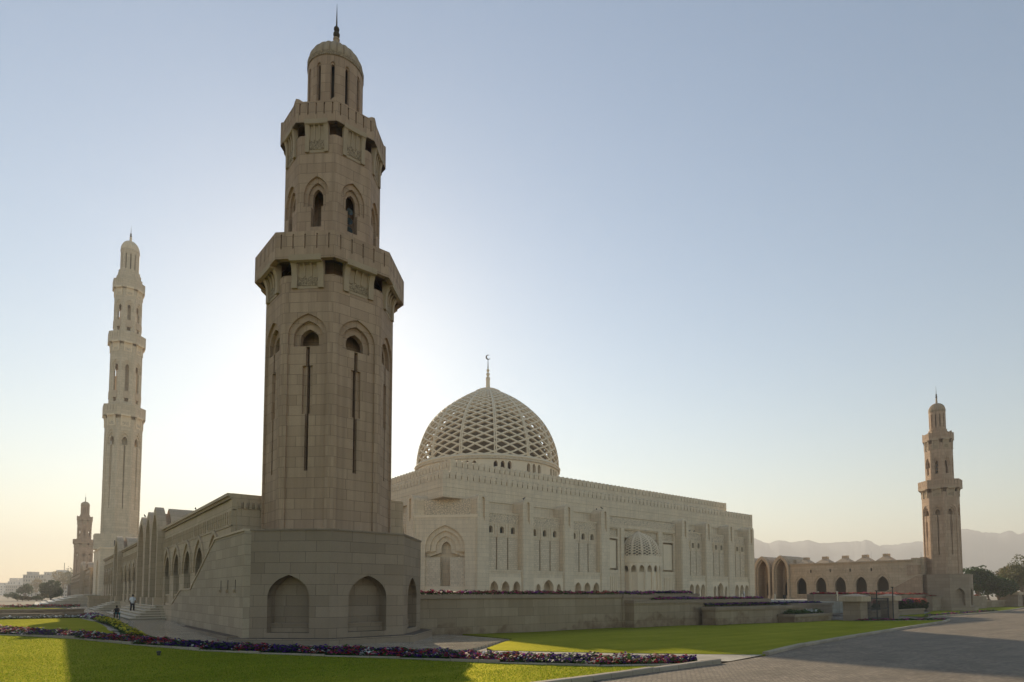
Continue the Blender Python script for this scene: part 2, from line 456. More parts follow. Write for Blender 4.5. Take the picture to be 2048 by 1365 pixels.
def shaft_stage(R, z0, z1, ledge, apex, slit, hw0, neck=None):
    """octagonal shaft, every face with a three-order arch above a slit; returns mb"""
    mb = MB(); A = R*math.cos(PI/8); fw = R*math.sin(PI/8); c = .13*fw*2 if fw > .9 else .1
    c = min(c, fw - hw0 - .03)
    h = apex - ledge; zb, zw0, zw1, ws, ww = slit
    corner(mb, R, z0, z1, c)
    for k, fr in oct_frames(A):
        mb.slab(fr, rect(-fw+c, fw-c, z0, z1), [arch(0, hw0, z0+.15, ledge+h*.30, apex)], 0, .17)
        key = [(-ws,zb),(ws,zb),(ws,zw0),(ww,zw0),(ww,zw1),(ws,zw1),(ws,ledge-.02),(-ws,ledge-.02),(-ws,zw1),(-ww,zw1),(-ww,zw0),(-ws,zw0)]
        e = .12
        mb.slab(fr, rect(-hw0-e, hw0+e, z0+.02, ledge), [key], .13, .36)
        mb.slab(fr, rect(-hw0-e, hw0+e, z0+.03, ledge-.01), [[(-ws*.8, zb), (ws*.8, zb), (ws*.8, ledge-.012), (-ws*.8, ledge-.012)]], .34, .75)
        mb.slab(fr, rect(-hw0-e, hw0+e, ledge-.04, apex+.15), [arch(0, hw0*.75, ledge, ledge+h*.26, apex-h*.2)], .15, .40)
        mb.slab(fr, rect(-hw0, hw0, ledge-.03, apex), [arch(0, hw0*.48, ledge, ledge+h*.22, apex-h*.42)], .38, .80)
    mb.prism(octo(R-.02), z1-.05, z1)
    mb.prism(octo(R*.62, 8), z0, z1-.1)
    return mb

def window_stage(R, z0, z1, hw, zb, ledge, apex, hw0):
    mb = MB(); A = R*math.cos(PI/8); fw = R*math.sin(PI/8); c = min(.2, fw - hw0 - .03)
    h = apex - ledge
    corner(mb, R, z0, z1, c)
    for k, fr in oct_frames(A):
        mb.slab(fr, rect(-fw+c, fw-c, z0, z1), [[(-hw, zb), (hw, zb), (hw, ledge), (hw0, ledge)] + arch(0, hw0, 0, ledge+h*.35, apex)[2:] + [(-hw0, ledge), (-hw, ledge)]], 0, .17)
        mb.slab(fr, rect(-hw0-.08, hw0+.08, z0+.01, apex+.1), [[(-hw, zb), (hw, zb), (hw, ledge+.01), (hw0*.7, ledge+.01)] + arch(0, hw0*.7, 0, ledge+h*.3, apex-h*.17)[2:] + [(-hw0*.7, ledge+.01), (-hw, ledge+.01)]], .15, .33)
        mb.slab(fr, rect(-hw0, hw0, z0+.02, apex), [arch(0, hw, zb, ledge+h*.36, apex-h*.34)], .31, .55)
    mb.prism(octo(R-.02), z1-.05, z1)
    mb.prism(octo(R*.45, 8), z0, z1-.1)
    return mb

def corbels(R, Rg, zc, zg, sc=1.0):
    """flared brackets with flutes and a carved panel below a gallery; returns (brackets, inscription)"""
    out = []; A, Ag = R*math.cos(PI/8), Rg*math.cos(PI/8); fw = R*math.sin(PI/8)
    pr = Ag - A; H = zg - zc
    def prof(base, reach):
        pts = [(-.1, zc), (base, zc)]
        for i in range(7):
            t = i/6; pts.append((base + (reach-base)*(1-math.cos(t*PI/2)), zc + H*(.42 + .50*math.sin(t*PI/2)) ))
        return pts + [(reach, zg+.12), (-.1, zg+.12)]
    bw = fw*.21; wo = fw*.62
    for k, fr in oct_frames(A):
        mb = MB(); ins = MB(); out.append((mb, ins))
        for s in (-1, 1):
            u = s*wo*.84
            mb.ext(fr, prof(.17*sc, pr+.03), u-bw/2, u+bw/2)
        p2 = prof(.03, pr*.50)
        mb.ext(fr, p2, -wo*.84, wo*.84)
        for i in range(4):
            u = (-.5 + i/3)*wo*1.30
            q = [(w+.05, z) for w, z in prof(.03, pr*.86)]
            q = [(w, max(z, zc + H*.42)) for w, z in q]
            mb.ext(fr, q, u-.055*sc, u+.055*sc)
        mb.ext(fr, [(pr*.7, zg-.30*sc), (pr+.02, zg-.26*sc), (pr+.02, zg+.1), (pr*.7, zg+.1)], -wo, wo)
        ins.slab(fr, rect(-wo*.66, wo*.66, zc+.1*H, zc+H*.40), (), -.055, -.02)
    return out
def build_corbels(lst, T, mat, imat):
    for c, i in lst: i.build('inscription', imat, c.build('corbel', mat, T))

def gallery(R, z0, z1, crown=False):
    mb = MB(); A = R*math.cos(PI/8); fw = R*math.sin(PI/8)
    H = z1 - z0
    for k, fr in oct_frames(A):
        holes = [rect(u-.045, u+.045, z0+.36*H, z1-.1*H) for u in [fw*(-.8+1.6*i/4) for i in range(5)]] if R > 3 else [rect(u-.04, u+.04, z0+.36*H, z1-.12*H) for u in [fw*(-.66+1.32*i/3) for i in range(4)]]
        # bowed top edge between the raised corners
        top = [(fw, z1), (fw*.86, z1), (-fw*.86, z1), (-fw, z1)]
        if crown: top = [(fw, z1+.22), (fw*.84, z1+.16), (fw*.66, z1-.02), (-fw*.66, z1-.02), (-fw*.84, z1+.16), (-fw, z1+.22)]
        mb.slab(fr, [(-fw, z0), (fw, z0)] + top, holes, 0, .12)
        mb.slab(fr, rect(-fw+.02, fw-.02, z0+.01, z1-.03), (), .10, .34)
    # sloping soffit up to the neck and a floor
    o1, o2 = octo(R-.03), octo(R*.72)
    mb.prism(o2, z0+.32*H, z0+.36*H, o2)
    vs = [(x, y, z0+.012) for x, y in o1] + [(x, y, z0+.34*H) for x, y in o2]
    mb.add(vs, [(i, 8+i, 8+(i+1)%8, (i+1)%8) for i in range(8)])
    return mb

def lantern(R, z0, z1, zw0, zw1, nwin=12):
    """round drum with tall arched slots"""
    mb = MB(); n = nwin*3; A = R*math.cos(PI/n); hw = R*math.sin(PI/n)
    for k in range(n):
        a = 2*PI*k/n
        fr = Fr((A*math.cos(a), A*math.sin(a), 0), (math.cos(a), math.sin(a)))
        if k % 3 == 0:
            mb.slab(fr, rect(-hw, hw, z0, z1), [arch(0, hw*.93, zw0, zw1-.22, zw1)], 0, .1)
            mb.slab(fr, rect(-hw, hw, z0, z1), [arch(0, hw*.62, zw0+.15, zw1-.35, zw1-.15)], .09, .26)
        else:
            mb.slab(fr, rect(-hw, hw, z0, z1), (), 0, .26)
    return mb

def ribbed_dome(R, z0, H, n=24):
    mb = MB(); prof = []
    for i in range(13):
        t = i/12*PI/2
        prof.append((R*math.cos(t)**.9 if i < 12 else .12*R, z0 + H*math.sin(t)))
    def rf(a, z): return .97 + .085*abs(math.cos(n/2*a))**.6
    mb.lathe(prof, n*6, rf=rf)
    return mb

def finial(z0, H, r):
    mb = MB()
    k = H/2.95
    mb.lathe([(r*1.1, z0-.2*k), (r, z0), (r*.72, z0+.72*k), (r*.9, z0+.74*k), (r*.9, z0+.82*k), (r*.5, z0+.88*k)], 12)
    b = MB()
    b.blob((0, 0, z0+1.07*k), .19*k, 12, 8); b.blob((0, 0, z0+1.4*k), .16*k, 12, 8)
    b.lathe([(.07*k, z0+.8*k), (.06*k, z0+1.5*k), (.05*k, z0+1.6*k), (.008, z0+2.95*k)], 8)
    return mb, b

def arch_base(R, z0, z1, hw, zs, za, skip=()):
    """octagonal base with a deep niche and bench in its faces"""
    mb = MB(); bench = []; A = R*math.cos(PI/8); fw = R*math.sin(PI/8)
    for k, fr in oct_frames(A):
        if k in skip: mb.slab(fr, rect(-fw, fw, z0, z1), (), 0, .3); continue
        mb.slab(fr, rect(-fw, fw, z0, z1), [arch(0, hw, z0+.3, zs, za, 9)], 0, 1.0)
        mb.slab(fr, rect(-hw-.2, hw+.2, z0+.02, za+.2), (), .96, 1.2)
        # voussoir ring standing a hair proud of the wall
        o = arch(0, hw+.42, z0+.3, zs, za+.36, 9)[2:]; i = arch(0, hw+.0, z0+.3, zs, za, 9)[2:]
        mb.slab(fr, o + i[::-1], (), -.012, .3)
        bn = MB(); bench.append(bn); bn.slab(fr, rect(-hw-.05, hw+.05, z0+.02, z0+.75), (), .52, .98)
        bn.slab(fr, rect(-hw-.05, hw+.05, z0+.74, z0+.84), (), .46, .99)
    mb.prism(octo(R-.05), z1-.3, z1-.002)
    # cap course
    cap = MB(); o1, o2 = octo(R+.06), octo(R+.06)
    cap.prism(o1, z1, z1+.12)
    return mb, bench, cap

def minaret(loc, rz, label, skip=(), horns=(0,), mats=('tower', 'tower_plain', 'base')):
    T = empty('minaret', loc, label, 'minaret', 'sandstone minarets', rz)
    tm, pm, bmt = M[mats[0]], M[mats[1]], M[mats[2]]
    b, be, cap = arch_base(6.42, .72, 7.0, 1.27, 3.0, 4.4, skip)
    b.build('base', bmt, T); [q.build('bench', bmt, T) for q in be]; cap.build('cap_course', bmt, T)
    pl = MB(); pl.prism(octo(7.3), -.6, .72)
    pl.build('plinth', bmt, T)
    shaft_stage(4.33, 7.1, 23.55, 18.97, 21.05, (11.0, 14.62, 17.72, .12, .33), 1.27).build('shaft', tm, T)
    nk = MB(); nk.prism(octo(3.3), 23.4, 25.2); nk.build('neck', tm, T)
    build_corbels(corbels(4.33, 5.0, 22.65, 24.45), T, pm, M['carved'])
    gallery(5.02, 24.3, 26.05).build('gallery', tm, T)
    window_stage(3.27, 25.3, 33.6, .35, 27.35, 28.72, 30.8, .86).build('upper_shaft', tm, T)
    nk = MB(); nk.prism(octo(2.4), 33.5, 35.0); nk.build('neck', tm, T)
    build_corbels(corbels(3.27, 3.6, 32.4, 34.4, .8), T, pm, M['carved'])
    gallery(3.6, 34.3, 35.75, True).build('gallery', tm, T)
    st = MB(); st.prism(octo(2.35), 34.9, 36.2); st.lathe([(2.1, 36.2), (2.1, 36.6), (1.9, 36.61)], 36); st.build('collar', tm, T)
    lantern(1.9, 36.3, 40.45, 37.0, 39.85).build('lantern', tm, T)
    bd = MB(); bd.lathe([(1.86, 40.3), (1.95, 40.32), (1.95, 40.62), (1.86, 40.64)], 48); bd.build('carved_band', M['carved'], T)
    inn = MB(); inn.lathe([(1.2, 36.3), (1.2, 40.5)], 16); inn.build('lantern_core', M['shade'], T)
    ribbed_dome(1.86, 40.6, 1.62).build('dome', pm, T)
    f1, f2 = finial(42.2, 3.72, .26)
    fo = f1.build('finial', pm, T); f2.build('spire', M['bronze'], fo)
    # horn loudspeakers in one belfry window of the upper shaft
    A2 = 3.27*math.cos(PI/8)
    for k in horns:
        a = k*PI/4
        d = Vector((math.cos(a), math.sin(a), 0))
        for z in (27.75, 28.4, 29.05):
            hb = MB(); o = d*(A2-.42)
            ring = []
            u = Vector((-d.y, d.x, 0)); w = Vector((0, 0, 1))
            for r, dep in ((.23, 0), (.12, .16), (.05, .3)):
                ring.append([o - d*dep + Vector((0, 0, z)) + (u*math.cos(t)+w*math.sin(t))*r for t in [2*PI*j/14 for j in range(14)]])
            vs = [p for r_ in ring for p in r_]
            hb.add(vs, [(i*14+j, i*14+(j+1)%14, (i+1)*14+(j+1)%14, (i+1)*14+j) for i in range(2) for j in range(14)])
            hb.blob(tuple(o - d*.1 + Vector((0, 0, z))), .035, 6, 4)
            hb.build('loudspeaker_horn', M['horn'], T)
    return T

CX, CY = 15.45, 40.34
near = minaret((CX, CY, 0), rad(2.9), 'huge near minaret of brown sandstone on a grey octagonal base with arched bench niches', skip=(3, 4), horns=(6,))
right = minaret((143.45, 42.29, 0), rad(5), 'distant two-gallery minaret with a sunlit edge, standing between the pyramid-roofed arcade and green trees', skip=(3, 4), horns=(4,))
right.scale = (.75, .75, 1)
farl = minaret((13.93, 311.45, 0), 0, 'smallest hazy minaret, peeping out behind the base of the tall pale one', horns=())
farl.scale = (.82, .82, 1)

def main_minaret():
    T = empty('minaret', (14.7, 172.5, 0), 'tall slender pale minaret with three galleries above the broad grey steps', 'minaret', 'sandstone minarets')
    T.scale = (.88, .88, 1)
    tm, pm = M['pale'], M['hall_trim']
    b = MB()
    fr = Fr((-5.0, 0, 0), (-1, 0))     # face to the west with its tall arch
    b.slab(fr, rect(-11.5, 11.5, 1.0, 13.4), [arch(3.0, 3.2, 2.6, 8.5, 11.3)], 0, .8)
    b.slab(fr, rect(-11.5, 11.5, 1.0, 13.4), (), .85, 1.2)
    b.box(-4.9, 18, -11.47, -10.6, 1.0, 13.38); b.box(-4.9, 18, 10.6, 11.47, 1.0, 13.38); b.box(-3.9, 16, -10.55, 10.55, 13.0, 13.38)
    b.build('base', M['hall'], T)
    c2 = MB(); c2.box(-5.15, 16.1, -11.65, 11.65, 13.4, 13.75); c2.build('cap_course', pm, T)
    c3 = MB(); c3.prism(octo(6.3), 13.7, 17.3); c3.box(4, 14, -3.2, 3.2, 13.74, 17.0); c3.build('collar', tm, T)
    wd = MB(); wd.box(-6.3*.924-.03, -6.3*.924+.02, 1.0, 1.9, 14.6, 15.8); wd.build('window', M['dark'], T); wd = MB(); wd.box(-1.7, -.7, -6.3*.924-.03, -6.3*.924+.02, 14.4, 15.7); wd.build('window', M['dark'], T)
    shaft_stage(4.7, 17.3, 45.0, 38.7, 42.3, (23.4, 28.5, 38.4, .10, .26), 1.35).build('shaft', tm, T)
    nk = MB(); nk.prism(octo(3.9), 44.9, 47); nk.build('neck', tm, T)
    build_corbels(corbels(4.7, 5.3, 43.2, 45.9), T, pm, M['carved_pale'])
    gallery(5.3, 45.7, 48.4).build('gallery', tm, T)
    def wst(R, z0, z1, zb, ledge, apex, hw, hw0):
        window_stage(R, z0, z1, hw, zb, ledge, apex, hw0).build('upper_shaft', tm, T)
        for k, fr2 in oct_frames(R*math.cos(PI/8)):
            bx = MB(); bx.slab(fr2, rect(-.75, .75, zb+.9, zb+2.6), (), -.12, .3); bx.build('window_box', M['arcade_trim'], T)
    wst(4.0, 47.2, 63.3, 49.3, 56.8, 59.5, .46, 1.25)
    nk = MB(); nk.prism(octo(3.3), 63.2, 65); nk.build('neck', tm, T)
    build_corbels(corbels(4.0, 4.7, 61.6, 63.9), T, pm, M['carved_pale'])
    gallery(4.7, 63.7, 66.3).build('gallery', tm, T)
    wst(3.5, 65.2, 77.2, 66.9, 71.6, 74.5, .40, 1.08)
    nk = MB(); nk.prism(octo(2.9), 77.1, 79); nk.build('neck', tm, T)
    build_corbels(corbels(3.5, 4.05, 75.6, 77.6), T, pm, M['carved_pale'])
    gallery(4.05, 77.4, 79.6).build('gallery', tm, T)
    st = MB(); st.prism(octo(3.3), 78.5, 80.6); st.prism(octo(2.95), 80.6, 81.6); st.lathe([(2.6, 81.6), (2.6, 82.4), (2.3, 82.5)], 36); st.build('collar', tm, T)
    lantern(2.25, 81.6, 87.6, 82.6, 86.8).build('lantern', tm, T)
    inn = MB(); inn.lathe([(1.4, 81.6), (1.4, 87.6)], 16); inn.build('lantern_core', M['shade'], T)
    bd = MB(); bd.lathe([(2.2, 87.4), (2.34, 87.45), (2.34, 87.8), (2.2, 87.85)], 48); bd.build('carved_band', M['carved_pale'], T)
    ribbed_dome(2.2, 87.8, 2.7).build('dome', pm, T)
    f1, f2 = finial(90.4, 4.2, .36)
    fo = f1.build('finial', pm, T); f2.build('spire', M['bronze'], fo)
main_minaret()

# ------------------------------------------------------------------ lattice dome
def dome_prof(pts):
    """smooth profile through (r, z) control points, as a function of t in 0..1"""
    d = [0]
    for a, b in zip(pts, pts[1:]): d.append(d[-1] + math.hypot(b[0]-a[0], b[1]-a[1]))
    L = d[-1]
    def f(t):
        s = max(0, min(1, t))*L
        i = max(0, min(len(pts)-2, next((j for j in range(len(d)-1) if s <= d[j+1]), len(pts)-2)))
        u = (s-d[i])/(d[i+1]-d[i])
        p0 = pts[max(i-1, 0)]; p1 = pts[i]; p2 = pts[i+1]; p3 = pts[min(i+2, len(pts)-1)]
        cr = lambda a, b, c, e: .5*((2*b)+(-a+c)*u+(2*a-5*b+4*c-e)*u*u+(-a+3*b-3*c+e)*u**3)
        return cr(p0[0], p1[0], p2[0], p3[0]), cr(p0[1], p1[1], p2[1], p3[1])
    return f
def bar_on(mb, f, path, wd, dp):
    """flat bar laid on the dome surface along path = [(angle, t)]"""
    P = [];
    for a, t in path:
        r, z = f(t); P.append(Vector((r*math.cos(a), r*math.sin(a), z)))
    vs = []
    for i, (a, t) in enumerate(path):
        r1, z1 = f(min(1, t+.01)); r0, z0 = f(max(0, t-.01))
        n = Vector(((z1-z0)*math.cos(a), (z1-z0)*math.sin(a), -(r1-r0))).normalized()
        d = (P[min(i+1, len(P)-1)] - P[max(i-1, 0)]).normalized()
        s = d.cross(n).normalized()*wd/2
        vs += [P[i]+s, P[i]-s, P[i]-s-n*dp, P[i]+s-n*dp]
    m = len(path)
    fs = [(4*i+k, 4*i+4+k, 4*i+4+(k+1)%4, 4*i+(k+1)%4) for i in range(m-1) for k in range(4)]
    fs += [(0,1,2,3), (4*m-1, 4*m-2, 4*m-3, 4*m-4)]
    mb.add(vs, fs)
def lattice(f, nb, turns, t1, wd, dp, a0=0, a1=2*PI, seg=54):
    mb = MB()
    rng = int(nb*turns)+1
    for sgn in (1, -1):
        for k in (range(nb) if a1-a0 > 6.2 else range(-rng, nb+rng+1)):
            base = a0 + (a1-a0)*k/nb
            path = []
            for i in range(seg+1):
                t = t1*i/seg; a = base + sgn*turns*2*PI*t/t1*(1 if a1-a0 > 6.2 else (a1-a0)/(2*PI))
                if a1-a0 < 6.2 and not (a0-.001 <= a <= a1+.001):
                    if len(path) > 1: bar_on(mb, f, path, wd, dp)
                    path = []; continue
                path.append((a, t))
            if len(path) > 1: bar_on(mb, f, path, wd, dp if sgn > 0 else dp*.93)
    return mb

# ------------------------------------------------------------------ prayer hall
H = empty('prayer_hall', (79.9, 68.6, 0), 'large pale stone prayer hall with two rows of battlements under a lattice dome', 'mosque hall')
HX0, HX1 = -38.0, 38.0        # local: x from -38 to 38, y from 0 to 76
def hallw():
    mb = MB()
    # upper wall (behind the buttresses) with its overhanging parapet zone
    mb.box(-37.85, 37.85, .12, 75.5, 16.2, 18.5)
    mb.box(-35.0, 37.6, .16, 75.2, 2.0, 16.25)
    mb.box(-37.6, -34.9, 3.6, 75.2, 2.0, 16.25)
    mb.build('wall', M['hall'], H)
    # chamfered corner tower face
    d = 1/math.sqrt(2)
    # centre of the chamfer between (46,66.3) and (39.6,72.7)
    fr = Fr((42.8-79.9, 69.5-68.6, 0), (-d, -d))
    hw = 4.52
    c = MB()
    c.slab(fr, rect(-hw, hw, 2, 13.75), [arch(0, 2.75, 2.6, 9.3, 12.55, 9)], 0, .35)
    c.slab(fr, rect(-3.0, 3.0, 8.9, 13.0), [arch(0, 2.1, 2.6, 9.5, 11.85, 9)[2:] + [(-2.1, 8.8), (2.1, 8.8)]], .33, .65) if 0 else c.slab(fr, [(-3, 8.85), (-2.1, 9.15)] + arch(0, 2.1, 2.6, 9.5, 11.85, 9)[2:][::-1] + [(2.1, 9.15), (3, 8.85), (3, 13), (-3, 13)], (), .33, .65)
    c.slab(fr, [(-2.9, 8.8), (-1.4, 9.1)] + arch(0, 1.4, 2.6, 9.5, 11.1, 9)[2:][::-1] + [(1.4, 9.1), (2.9, 8.8), (2.9, 12.9), (-2.9, 12.9)], (), .63, .95)
    c.slab(fr, [(-2.8, 8.2), (-.68, 8.9)] + arch(0, .68, 3.4, 9.5, 10.4, 9)[2:][::-1] + [(.68, 8.9), (2.8, 8.2), (2.8, 12.8), (-2.8, 12.8)], (), .93, 1.25)
    c.slab(fr, rect(-2.8, 2.8, 2.08, 12.7), (), 1.7, 2.0)
    c.box(-35.8, -33.0, 2.2, 5, 2.0, 16.2)
    nc = c.build('corner_niche', M['hall'], H)
    for s in (-1, 1):      # rough panels left and right inside the niche
        e = MB(); e.slab(fr, rect(min(s*.70, s*2.74), max(s*.70, s*2.74), 4.3, 8.2), (), .30, 1.3); e.build('niche_panel', M['rough'], nc)
    e = MB(); e.slab(fr, rect(-2.76, 2.76, 3.2, 4.3), (), .25, 1.25); e.build('sill', M['hall_trim'], nc)
    e = MB(); e.slab(fr, rect(-2.7, -.4, 2.0, 3.2), (), .5, .9); e.build('opening', M['dark'], nc); e = MB(); e.slab(fr, rect(.5, 2.7, 2.0, 2.9), (), .5, .8); e.build('opening', M['dark'], nc)
    cv = MB(); cv.slab(fr, rect(-4.0, 4.0, 13.75, 16.19), (), 1.0, 1.8); cv.build('frieze', M['carved_pale'], H)
    st = MB(); st.slab(fr, rect(-hw, hw, 13.6, 13.95), (), -.06, 1.0); st.build('string_course', M['hall_trim'], H)
hallw()

def buttress(o, n, group=None):
    """deep buttress with a barrel top and a tall slot"""
    fr = Fr(o, n)
    mb = MB()
    W = .95
    def outline(w, z0, zs, za):
        return [(-w, z0), (w, z0)] + [(w*math.cos(t), zs+(za-zs)*math.sin(t)) for t in [PI*i/12 for i in range(13)]]
    mb.slab(fr, outline(W, 2.0, 16.0, 16.85), [outline(.29, 13.2, 16.1, 16.4)], 0, .32)
    mb.slab(fr, outline(W*.98, 2.0, 15.95, 16.8), (), .30, 2.6)
    # thicker lower body, a small set-off at each side
    mb.slab(fr, rect(-W-.14, W+.14, 2.0, 13.6), (), .12, 2.4)
    return mb.build('buttress', M['hall'], H)
Xs = [46.85, 54.75, 62.75, 70.7, 91.55, 98.8, 106.3, 113.5]
for x in Xs: buttress((x-79.9, -2.3, 0), (0, -1))
for y in (73.4, 81.4, 89.4, 97.4, 118, 126, 134): buttress((-40.3, y-68.6, 0), (-1, 0))

def bay(fr, half, kind, base=2.0):
    mb = MB(); P = half
    # upper bay panel, front plane is w = 0 of fr
    cw = 2*P/3
    holes = []; wins = []
    for i in (-1, 0, 1):
        u = i*cw
        wins.append(u)
        holes.append(arch(u, .36, 11.75, 12.35, 12.75, 5))
    mb.slab(fr, rect(-P, P, 11.2, 13.25), holes, 0, .6)
    mb.slab(fr, rect(-P, P, 14.45, 14.68), (), -.12, 1.4)
    mb.slab(fr, rect(-P, P, 6.3, 14.5), (), .58, .9)
    b = mb.build('bay', M['hall'], H)
    for i in (-1, 0, 1):
        u = i*cw      # raised window surrounds
        ws = MB(); ws.slab(fr, rect(u-cw*.44, u+cw*.44, 11.3, 13.1), [rect(u-.62, u+.62, 11.5, 12.95)], -.10, .05); ws.build('window_surround', M['hall'], b)
    sl_ = MB(); sl_.slab(fr, rect(-P, P, 5.55, 6.5), (), -.75, .5)
    sl_.slab(fr, rect(-P, P, 6.35, 6.62), (), -.85, .5); sl_.build('sill', M['hall'], b)
    fz = MB(); fz.slab(fr, rect(-P, P, 13.24, 14.46), (), -.03, .8); fz.build('frieze', M['carved_pale'], b)
    for i in (-1, 0, 1):
        rp = MB(); rp.slab(fr, rect(i*cw-cw*.44, i*cw+cw*.44, 6.6, 11.22), (), -.04, .5); rp.build('rough_panel', M['rough'], b)
    gr = MB(); gr.slab(fr, rect(-P+.1, P-.1, 11.4, 13.1), (), .5, .62); gr.build('window_recess', M['dark'], b)
    for i in (-.5, .5, 1.5, -1.5):
        cl = MB(); cl.slab(fr, rect(i*cw-.07, i*cw+.07, 6.6, 13.0), (), .12, .3); cl.build('groove', M['carved'], b)
    lo = MB()
    if kind: hs = [arch(-cw, .42, base, 3.9, 4.75), arch(0, .98, base, 4.0, 5.35, 8), arch(cw, .42, base, 3.9, 4.75)]
    else: hs = [arch(i*cw, .66, base, 3.95, 5.05) for i in (-1, 0, 1)]
    lo.slab(fr, rect(-P, P, base-.3, 5.58), hs, -.8, 0)
    for h in hs:
        cx = sum(p[0] for p in h[:2])/2; hw = (h[1][0]-h[0][0])/2; top = max(p[1] for p in h); sp = h[2][1]
        o = arch(cx, hw+.16, base, sp, top+.16)[2:]; i_ = arch(cx, hw, base, sp, top)[2:]
        if len(o) == len(i_): lo.slab(fr, o+i_[::-1], (), -.86, -.7)
    lo.slab(fr, rect(-P, P, base-.3, 5.5), (), .9, 1.2)
    lo.build('lower_arcade', M['hall_trim'], b)
mids = [(a+b)/2 for a, b in zip(Xs, Xs[1:])]
for j, (a, b2) in enumerate(zip(Xs, Xs[1:])):
    if j == 3: continue
    bay(Fr(((a+b2)/2-79.9, -1.3, 0), (0, -1)), (b2-a)/2-1.0, j in (1, 5))
for a, b2 in ((73.4, 81.4), (81.4, 89.4)): bay(Fr((-39.3, (a+b2)/2-68.6, 0), (-1, 0)), 3.0, False)

def mihrab_bay():
    # centre bay between x=71.7 and 90.5: friezes, panels and the projecting half-round apse
    cx = 81.1-79.9; P = 9.4
    fr = Fr((cx, -.45, 0), (0, -1)); mb = MB()
    mb.slab(fr, rect(-P, P, 2.0, 15.2), [rect(-8.9, -5.9, 7.2, 12.4), rect(5.9, 8.9, 7.2, 12.4), rect(-8.9, -5.9, 12.75, 14.0), rect(5.9, 8.9, 12.75, 14.0), rect(-4.4, 4.4, 7.2, 14.0)], -.35, .0)
    mb.slab(fr, rect(-P, P, 14.2, 14.6), (), -.5, 0)
    for u in (-4.9, 4.9): mb.slab(fr, rect(u-.42, u+.42, 2, 14.2), (), -.55, -.2)
    b = mb.build('mihrab_bay', M['hall'], H)
    f = MB(); f.slab(fr, rect(-P, P, 14.8, 15.9), (), -.38, .2); f.build('frieze', M['carved_pale'], b)
    for x0, x1 in ((-8.9, -5.9), (5.9, 8.9), (-4.4, 4.4)):
        f = MB(); f.slab(fr, rect(x0, x1, 12.75, 14.0), (), -.1, .1); f.build('frieze', M['carved_pale'], b)
    for x0, x1 in ((-8.6, -6.2), (6.2, 8.6)):
        q = MB(); q.slab(fr, rect(x0, x1, 7.5, 12.1), (), -.2, .1)
        q.build('wall_panel', M['hall_trim'], b)
        for i in range(6):
            q = MB(); q.slab(fr, rect(x0+.02+i*.42, x0+.3+i*.42, 2.9, 6.1), (), -.5, -.3); q.build('pilaster', M['hall_trim'], b)
    # apse
    A = MB(); R = 3.9; c = (80.55-79.9, -.5)
    n = 24
    for k in range(n//2 + 1):
        pass
    for k in range(9):      # piers and arched openings round the half drum
        a = -PI + PI*(k+.5)/9
        fk = Fr((c[0]+R*math.cos(a)*.985, c[1]+R*math.sin(a)*.985, 0), (math.cos(a), math.sin(a)))
        h = R*math.sin(PI/18)
        A.slab(fk, rect(-h, h, 2.0, 9.55), [arch(0, h*.62, 2.4, 7.35, 8.05)], 0, .3)
        A.slab(fk, rect(-h*.64, h*.64, 2.1, 6.9), (), .24, .5)
        A.slab(fk, rect(-h*.16-h*.9, -h*.84, 2.0, 7.3), (), -.08, .2)
    A.lathe([(R*.97, 8.2), (R+.02, 8.5), (R+.05, 9.5), (R*.9, 9.6)], 36, c, a0=-PI, a1=0)
    A.lathe([(R*.62, 2.0), (R*.62, 9.6)], 24, c, a0=-PI, a1=0)
    ap = A.build('apse', M['hall_trim'], H)
    # lattice half dome
    prof = dome_prof([(3.85, 0), (3.8, .8), (3.45, 1.9), (2.75, 2.9), (1.75, 3.65), (.6, 4.2), (.1, 4.35)])
    L = lattice(prof, 14, .9, .93, .11, .16, -PI, 0, 40)
    for k in range(8):
        a = -PI + PI*k/7
        bar_on(L, prof, [(a, i/20*.97) for i in range(21)], .2, .25)
    hd = L.build('half_dome', M['hall_trim'], ap); hd.location = (c[0], c[1], 9.55)
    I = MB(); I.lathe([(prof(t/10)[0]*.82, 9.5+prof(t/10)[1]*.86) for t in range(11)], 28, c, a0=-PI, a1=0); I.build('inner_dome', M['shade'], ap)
    cp = MB(); cp.lathe([(.5, 13.75), (.42, 13.95), (.02, 14.05)], 16, c); cp.build('cap', M['hall_trim'], ap)
mihrab_bay()

def battlement(fr, half, z0, zt, pitch=.97, off=0):
    """row of round-headed merlons divided by scooped slots"""
    mb = MB(); n = int(round(2*half/pitch)); p = 2*half/n
    # back layer with scalloped top
    top = []
    for i in range(n):
        c = half - p*(i+.5)
        for t in (0, .12, .3, .5, .7, .88, 1): top.append((c + p/2 - p*t, zt - .32*abs(2*t-1)**2.2))
    mb.slab(fr, [(-half, z0), (half, z0)] + top, (), .20, .55)
    for i in range(n):
        c = -half + p*(i+.5); w = p*.5-.085
        o = [(c-w, zt-1.0), (c+w, zt-1.0), (c+w, zt-.42), (c+w*.7, zt-.15), (c, zt-.02), (c-w*.7, zt-.15), (c-w, zt-.42)]
        mb.slab(fr, o, (), -.01, .22)
        # hooded tip curling over the slot
        mb.slab(fr, [(c+w-.02, zt-.62), (c+p/2+.05, zt-.52), (c+p/2+.05, zt-.3), (c+w-.02, zt-.34)], (), .0, .3)
    mb.slab(fr, rect(-half, half, z0-1.05, zt-1.1), [], 0, .3)
    n2 = n*2
    for i in range(n):
        c = -half + p*(i+.5); w = p*.5-.085
        mb.slab(fr, [(c-w*1.0, zt-1.12), (c, zt-1.15), (c+w, zt-1.12), (c+w, zt-.98), (c-w, zt-.98)], (), 0, .22)
    mb.slab(fr, rect(-half, half, zt-2.35, zt-2.29), (), -.035, .1)
    return mb
